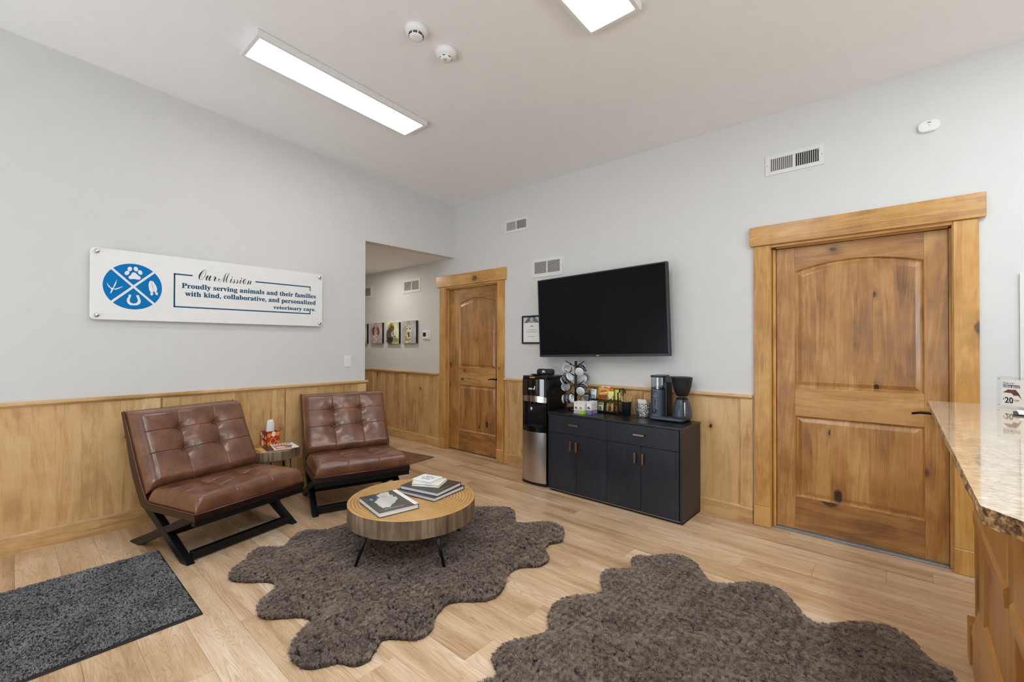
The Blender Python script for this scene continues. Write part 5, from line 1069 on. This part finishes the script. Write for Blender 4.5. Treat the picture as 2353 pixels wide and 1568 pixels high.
# ------------------------------------------------------------------ mats and sheepskins
def catmull(P, n):
    out = []; N = len(P)
    for i in range(N):
        p0, p1, p2, p3 = (P[(i+k-1) % N] for k in range(4))
        for j in range(n):
            t = j/n; out.append(tuple(.5*((2*p1[k])+(-p0[k]+p2[k])*t+(2*p0[k]-5*p1[k]+4*p2[k]-p3[k])*t*t+(-p0[k]+3*p1[k]-3*p2[k]+p3[k])*t**3) for k in range(2)))
    return out
def rug_mesh(name, outline, step, zfn, edge):
    P = [Vector(p) for p in catmull(outline, 3)]; xs = [p.x for p in P]; ys = [p.y for p in P]
    def inside(x, y):
        c = False; j = len(P)-1
        for i in range(len(P)):
            a, b_ = P[i], P[j]
            if (a.y > y) != (b_.y > y) and x < (b_.x-a.x)*(y-a.y)/(b_.y-a.y)+a.x: c = not c
            j = i
        return c
    def dist(x, y):
        q = Vector((x, y)); return min((q-a).length for a in P)
    V = list(P); y = min(ys)
    while y < max(ys):
        x = min(xs)+(step/2 if int(y/step) % 2 else 0)
        while x < max(xs):
            if inside(x, y) and dist(x, y) > step*.55: V.append(Vector((x, y)))
            x += step
        y += step*.87
    n = len(P); vs, es, fs, *_ = delaunay_2d_cdt(V, [(i, (i+1) % n) for i in range(n)], [], 1, 1e-6)
    t = bmesh.new(); bv = []
    for v in vs: d = dist(v.x, v.y); k = min(1, d/edge); bv.append(t.verts.new((v.x, v.y, zfn(v.x, v.y, k))))
    for f in fs:
        ff = t.faces.new([bv[i] for i in f]); ff.smooth = True
    bmesh.ops.recalc_face_normals(t, faces=t.faces)
    if sum(f.normal.z for f in t.faces) < 0: bmesh.ops.reverse_faces(t, faces=t.faces)
    me = bpy.data.meshes.new(name); t.to_mesh(me); t.free(); return me
def hairs(o, count, length, kids, radius, seed, clump, rough, mat_slot=1, tilt=(0, 0, 0), rnd=.3, kinkamp=0, crad=.012):
    ps = o.modifiers.new('pile', 'PARTICLE_SYSTEM').particle_system; s = ps.settings; ps.seed = seed
    s.type = 'HAIR'; s.count = count; s.hair_length = length; s.hair_step = 3; s.emit_from = 'FACE'; s.distribution = 'RAND'; s.use_even_distribution = True
    s.use_advanced_hair = False
    s.child_type = 'SIMPLE' if kids else 'NONE'
    if kids:
        s.rendered_child_count = kids; s.child_radius = crad; s.child_roundness = .25; s.child_percent = 1; s.clump_factor = clump; s.clump_shape = .2; s.roughness_1 = rough; s.roughness_1_size = .02; s.roughness_2 = rough*.6; s.roughness_endpoint = rough*.8
        if kinkamp: s.kink = 'CURL'; s.kink_amplitude = kinkamp; s.kink_frequency = 2.5
    s.render_step = 3; s.root_radius = radius; s.tip_radius = radius*.45; s.radius_scale = 1.0; s.material = mat_slot
def skin(name, label, outline, seed, cnt):
    rg = lambda x, y: max(0, 1-abs(noise.noise(Vector((x*2.6+1.7*noise.noise(Vector((x*2, y*2, seed))), y*2.6, seed+9))))*5)
    nf = lambda x, y, k: .004+k*(.010+.014*max(-.5, noise.noise(Vector((x*3.2, y*3.2, seed))))+.008*noise.noise(Vector((x*8, y*8, seed+4)))+.012*rg(x, y))
    root = thing(name, label, 'rug', group='brown sheepskin rugs')
    o = link('hide', rug_mesh('hide', outline, .04, lambda x, y, k: .0015+.003*k, .06), root); o.data.materials.append(M['hide'])
    p = link('wool_pile', rug_mesh('wool_pile', outline, .035, nf, .07), root); p['kind'] = 'stuff'; p.data.materials.append(M['hide']); p.data.materials.append(M['wool'])
    hairs(p, cnt, .024, 17, .0011, seed, .45, .006, 2, (0, 0, .004), .45, .003, .008)
skin('sheepskin_rug', 'dark brown sheepskin rug under the round coffee table', RUG_A, 3, 21000)
skin('sheepskin_rug', 'dark brown sheepskin rug in the foreground, before the cabinet and large door', RUG_B, 8, 25000)
e = thing('entry_mat', 'charcoal rectangular entry mat with black rubber edge at the lower left', 'mat')
mx0, mx1, my0, my1 = -3.655, -2.632, -1.15, .648
B('rubber_border', M['rubber'], e, (mx0, my0, .0005), (mx1, my1, .006), .002)
bm = bmesh.new(); bmesh.ops.create_grid(bm, x_segments=20, y_segments=30, size=.5)
for v in bm.verts: v.co = Vector((mx0+.012+(v.co.x+.5)*(mx1-mx0-.024), my0+.012+(v.co.y+.5)*(my1-my0-.024), .0062))
me = bpy.data.meshes.new('carpet_pile'); bm.to_mesh(me); bm.free(); p = link('carpet_pile', me, e); p['kind'] = 'stuff'; p.data.materials.append(M['hide']); p.data.materials.append(M['mat_pile'])
hairs(p, 30000, .010, 9, .0009, 2, .35, .003, 2, (0, 0, .004), .5, 0, .005)
# ribbed hall mat
e = thing('hall_mat', 'brown ribbed runner mat lying in the hallway', 'mat'); q = [(-5.75, 2.62), (-4.16, 2.86), (-4.24, 3.375), (-5.83, 3.135)]
MB().prism(q, .0005, .005, 'Z').build('mat_base', plain('brown_mat', (104, 76, 54), .9, var=.1), e)
RB = plain('brown_mat_rib', (142, 108, 80), .9, var=.12); A, Bq, C_, D_ = (Vector(p) for p in q); n = 24
for i in range(n):
    u0, u1 = (i+.15)/n, (i+.7)/n; MB().prism([tuple(A.lerp(D_, u0)), tuple(Bq.lerp(C_, u0)), tuple(Bq.lerp(C_, u1)), tuple(A.lerp(D_, u1))], .005, .009, 'Z').build('rib', RB, e)
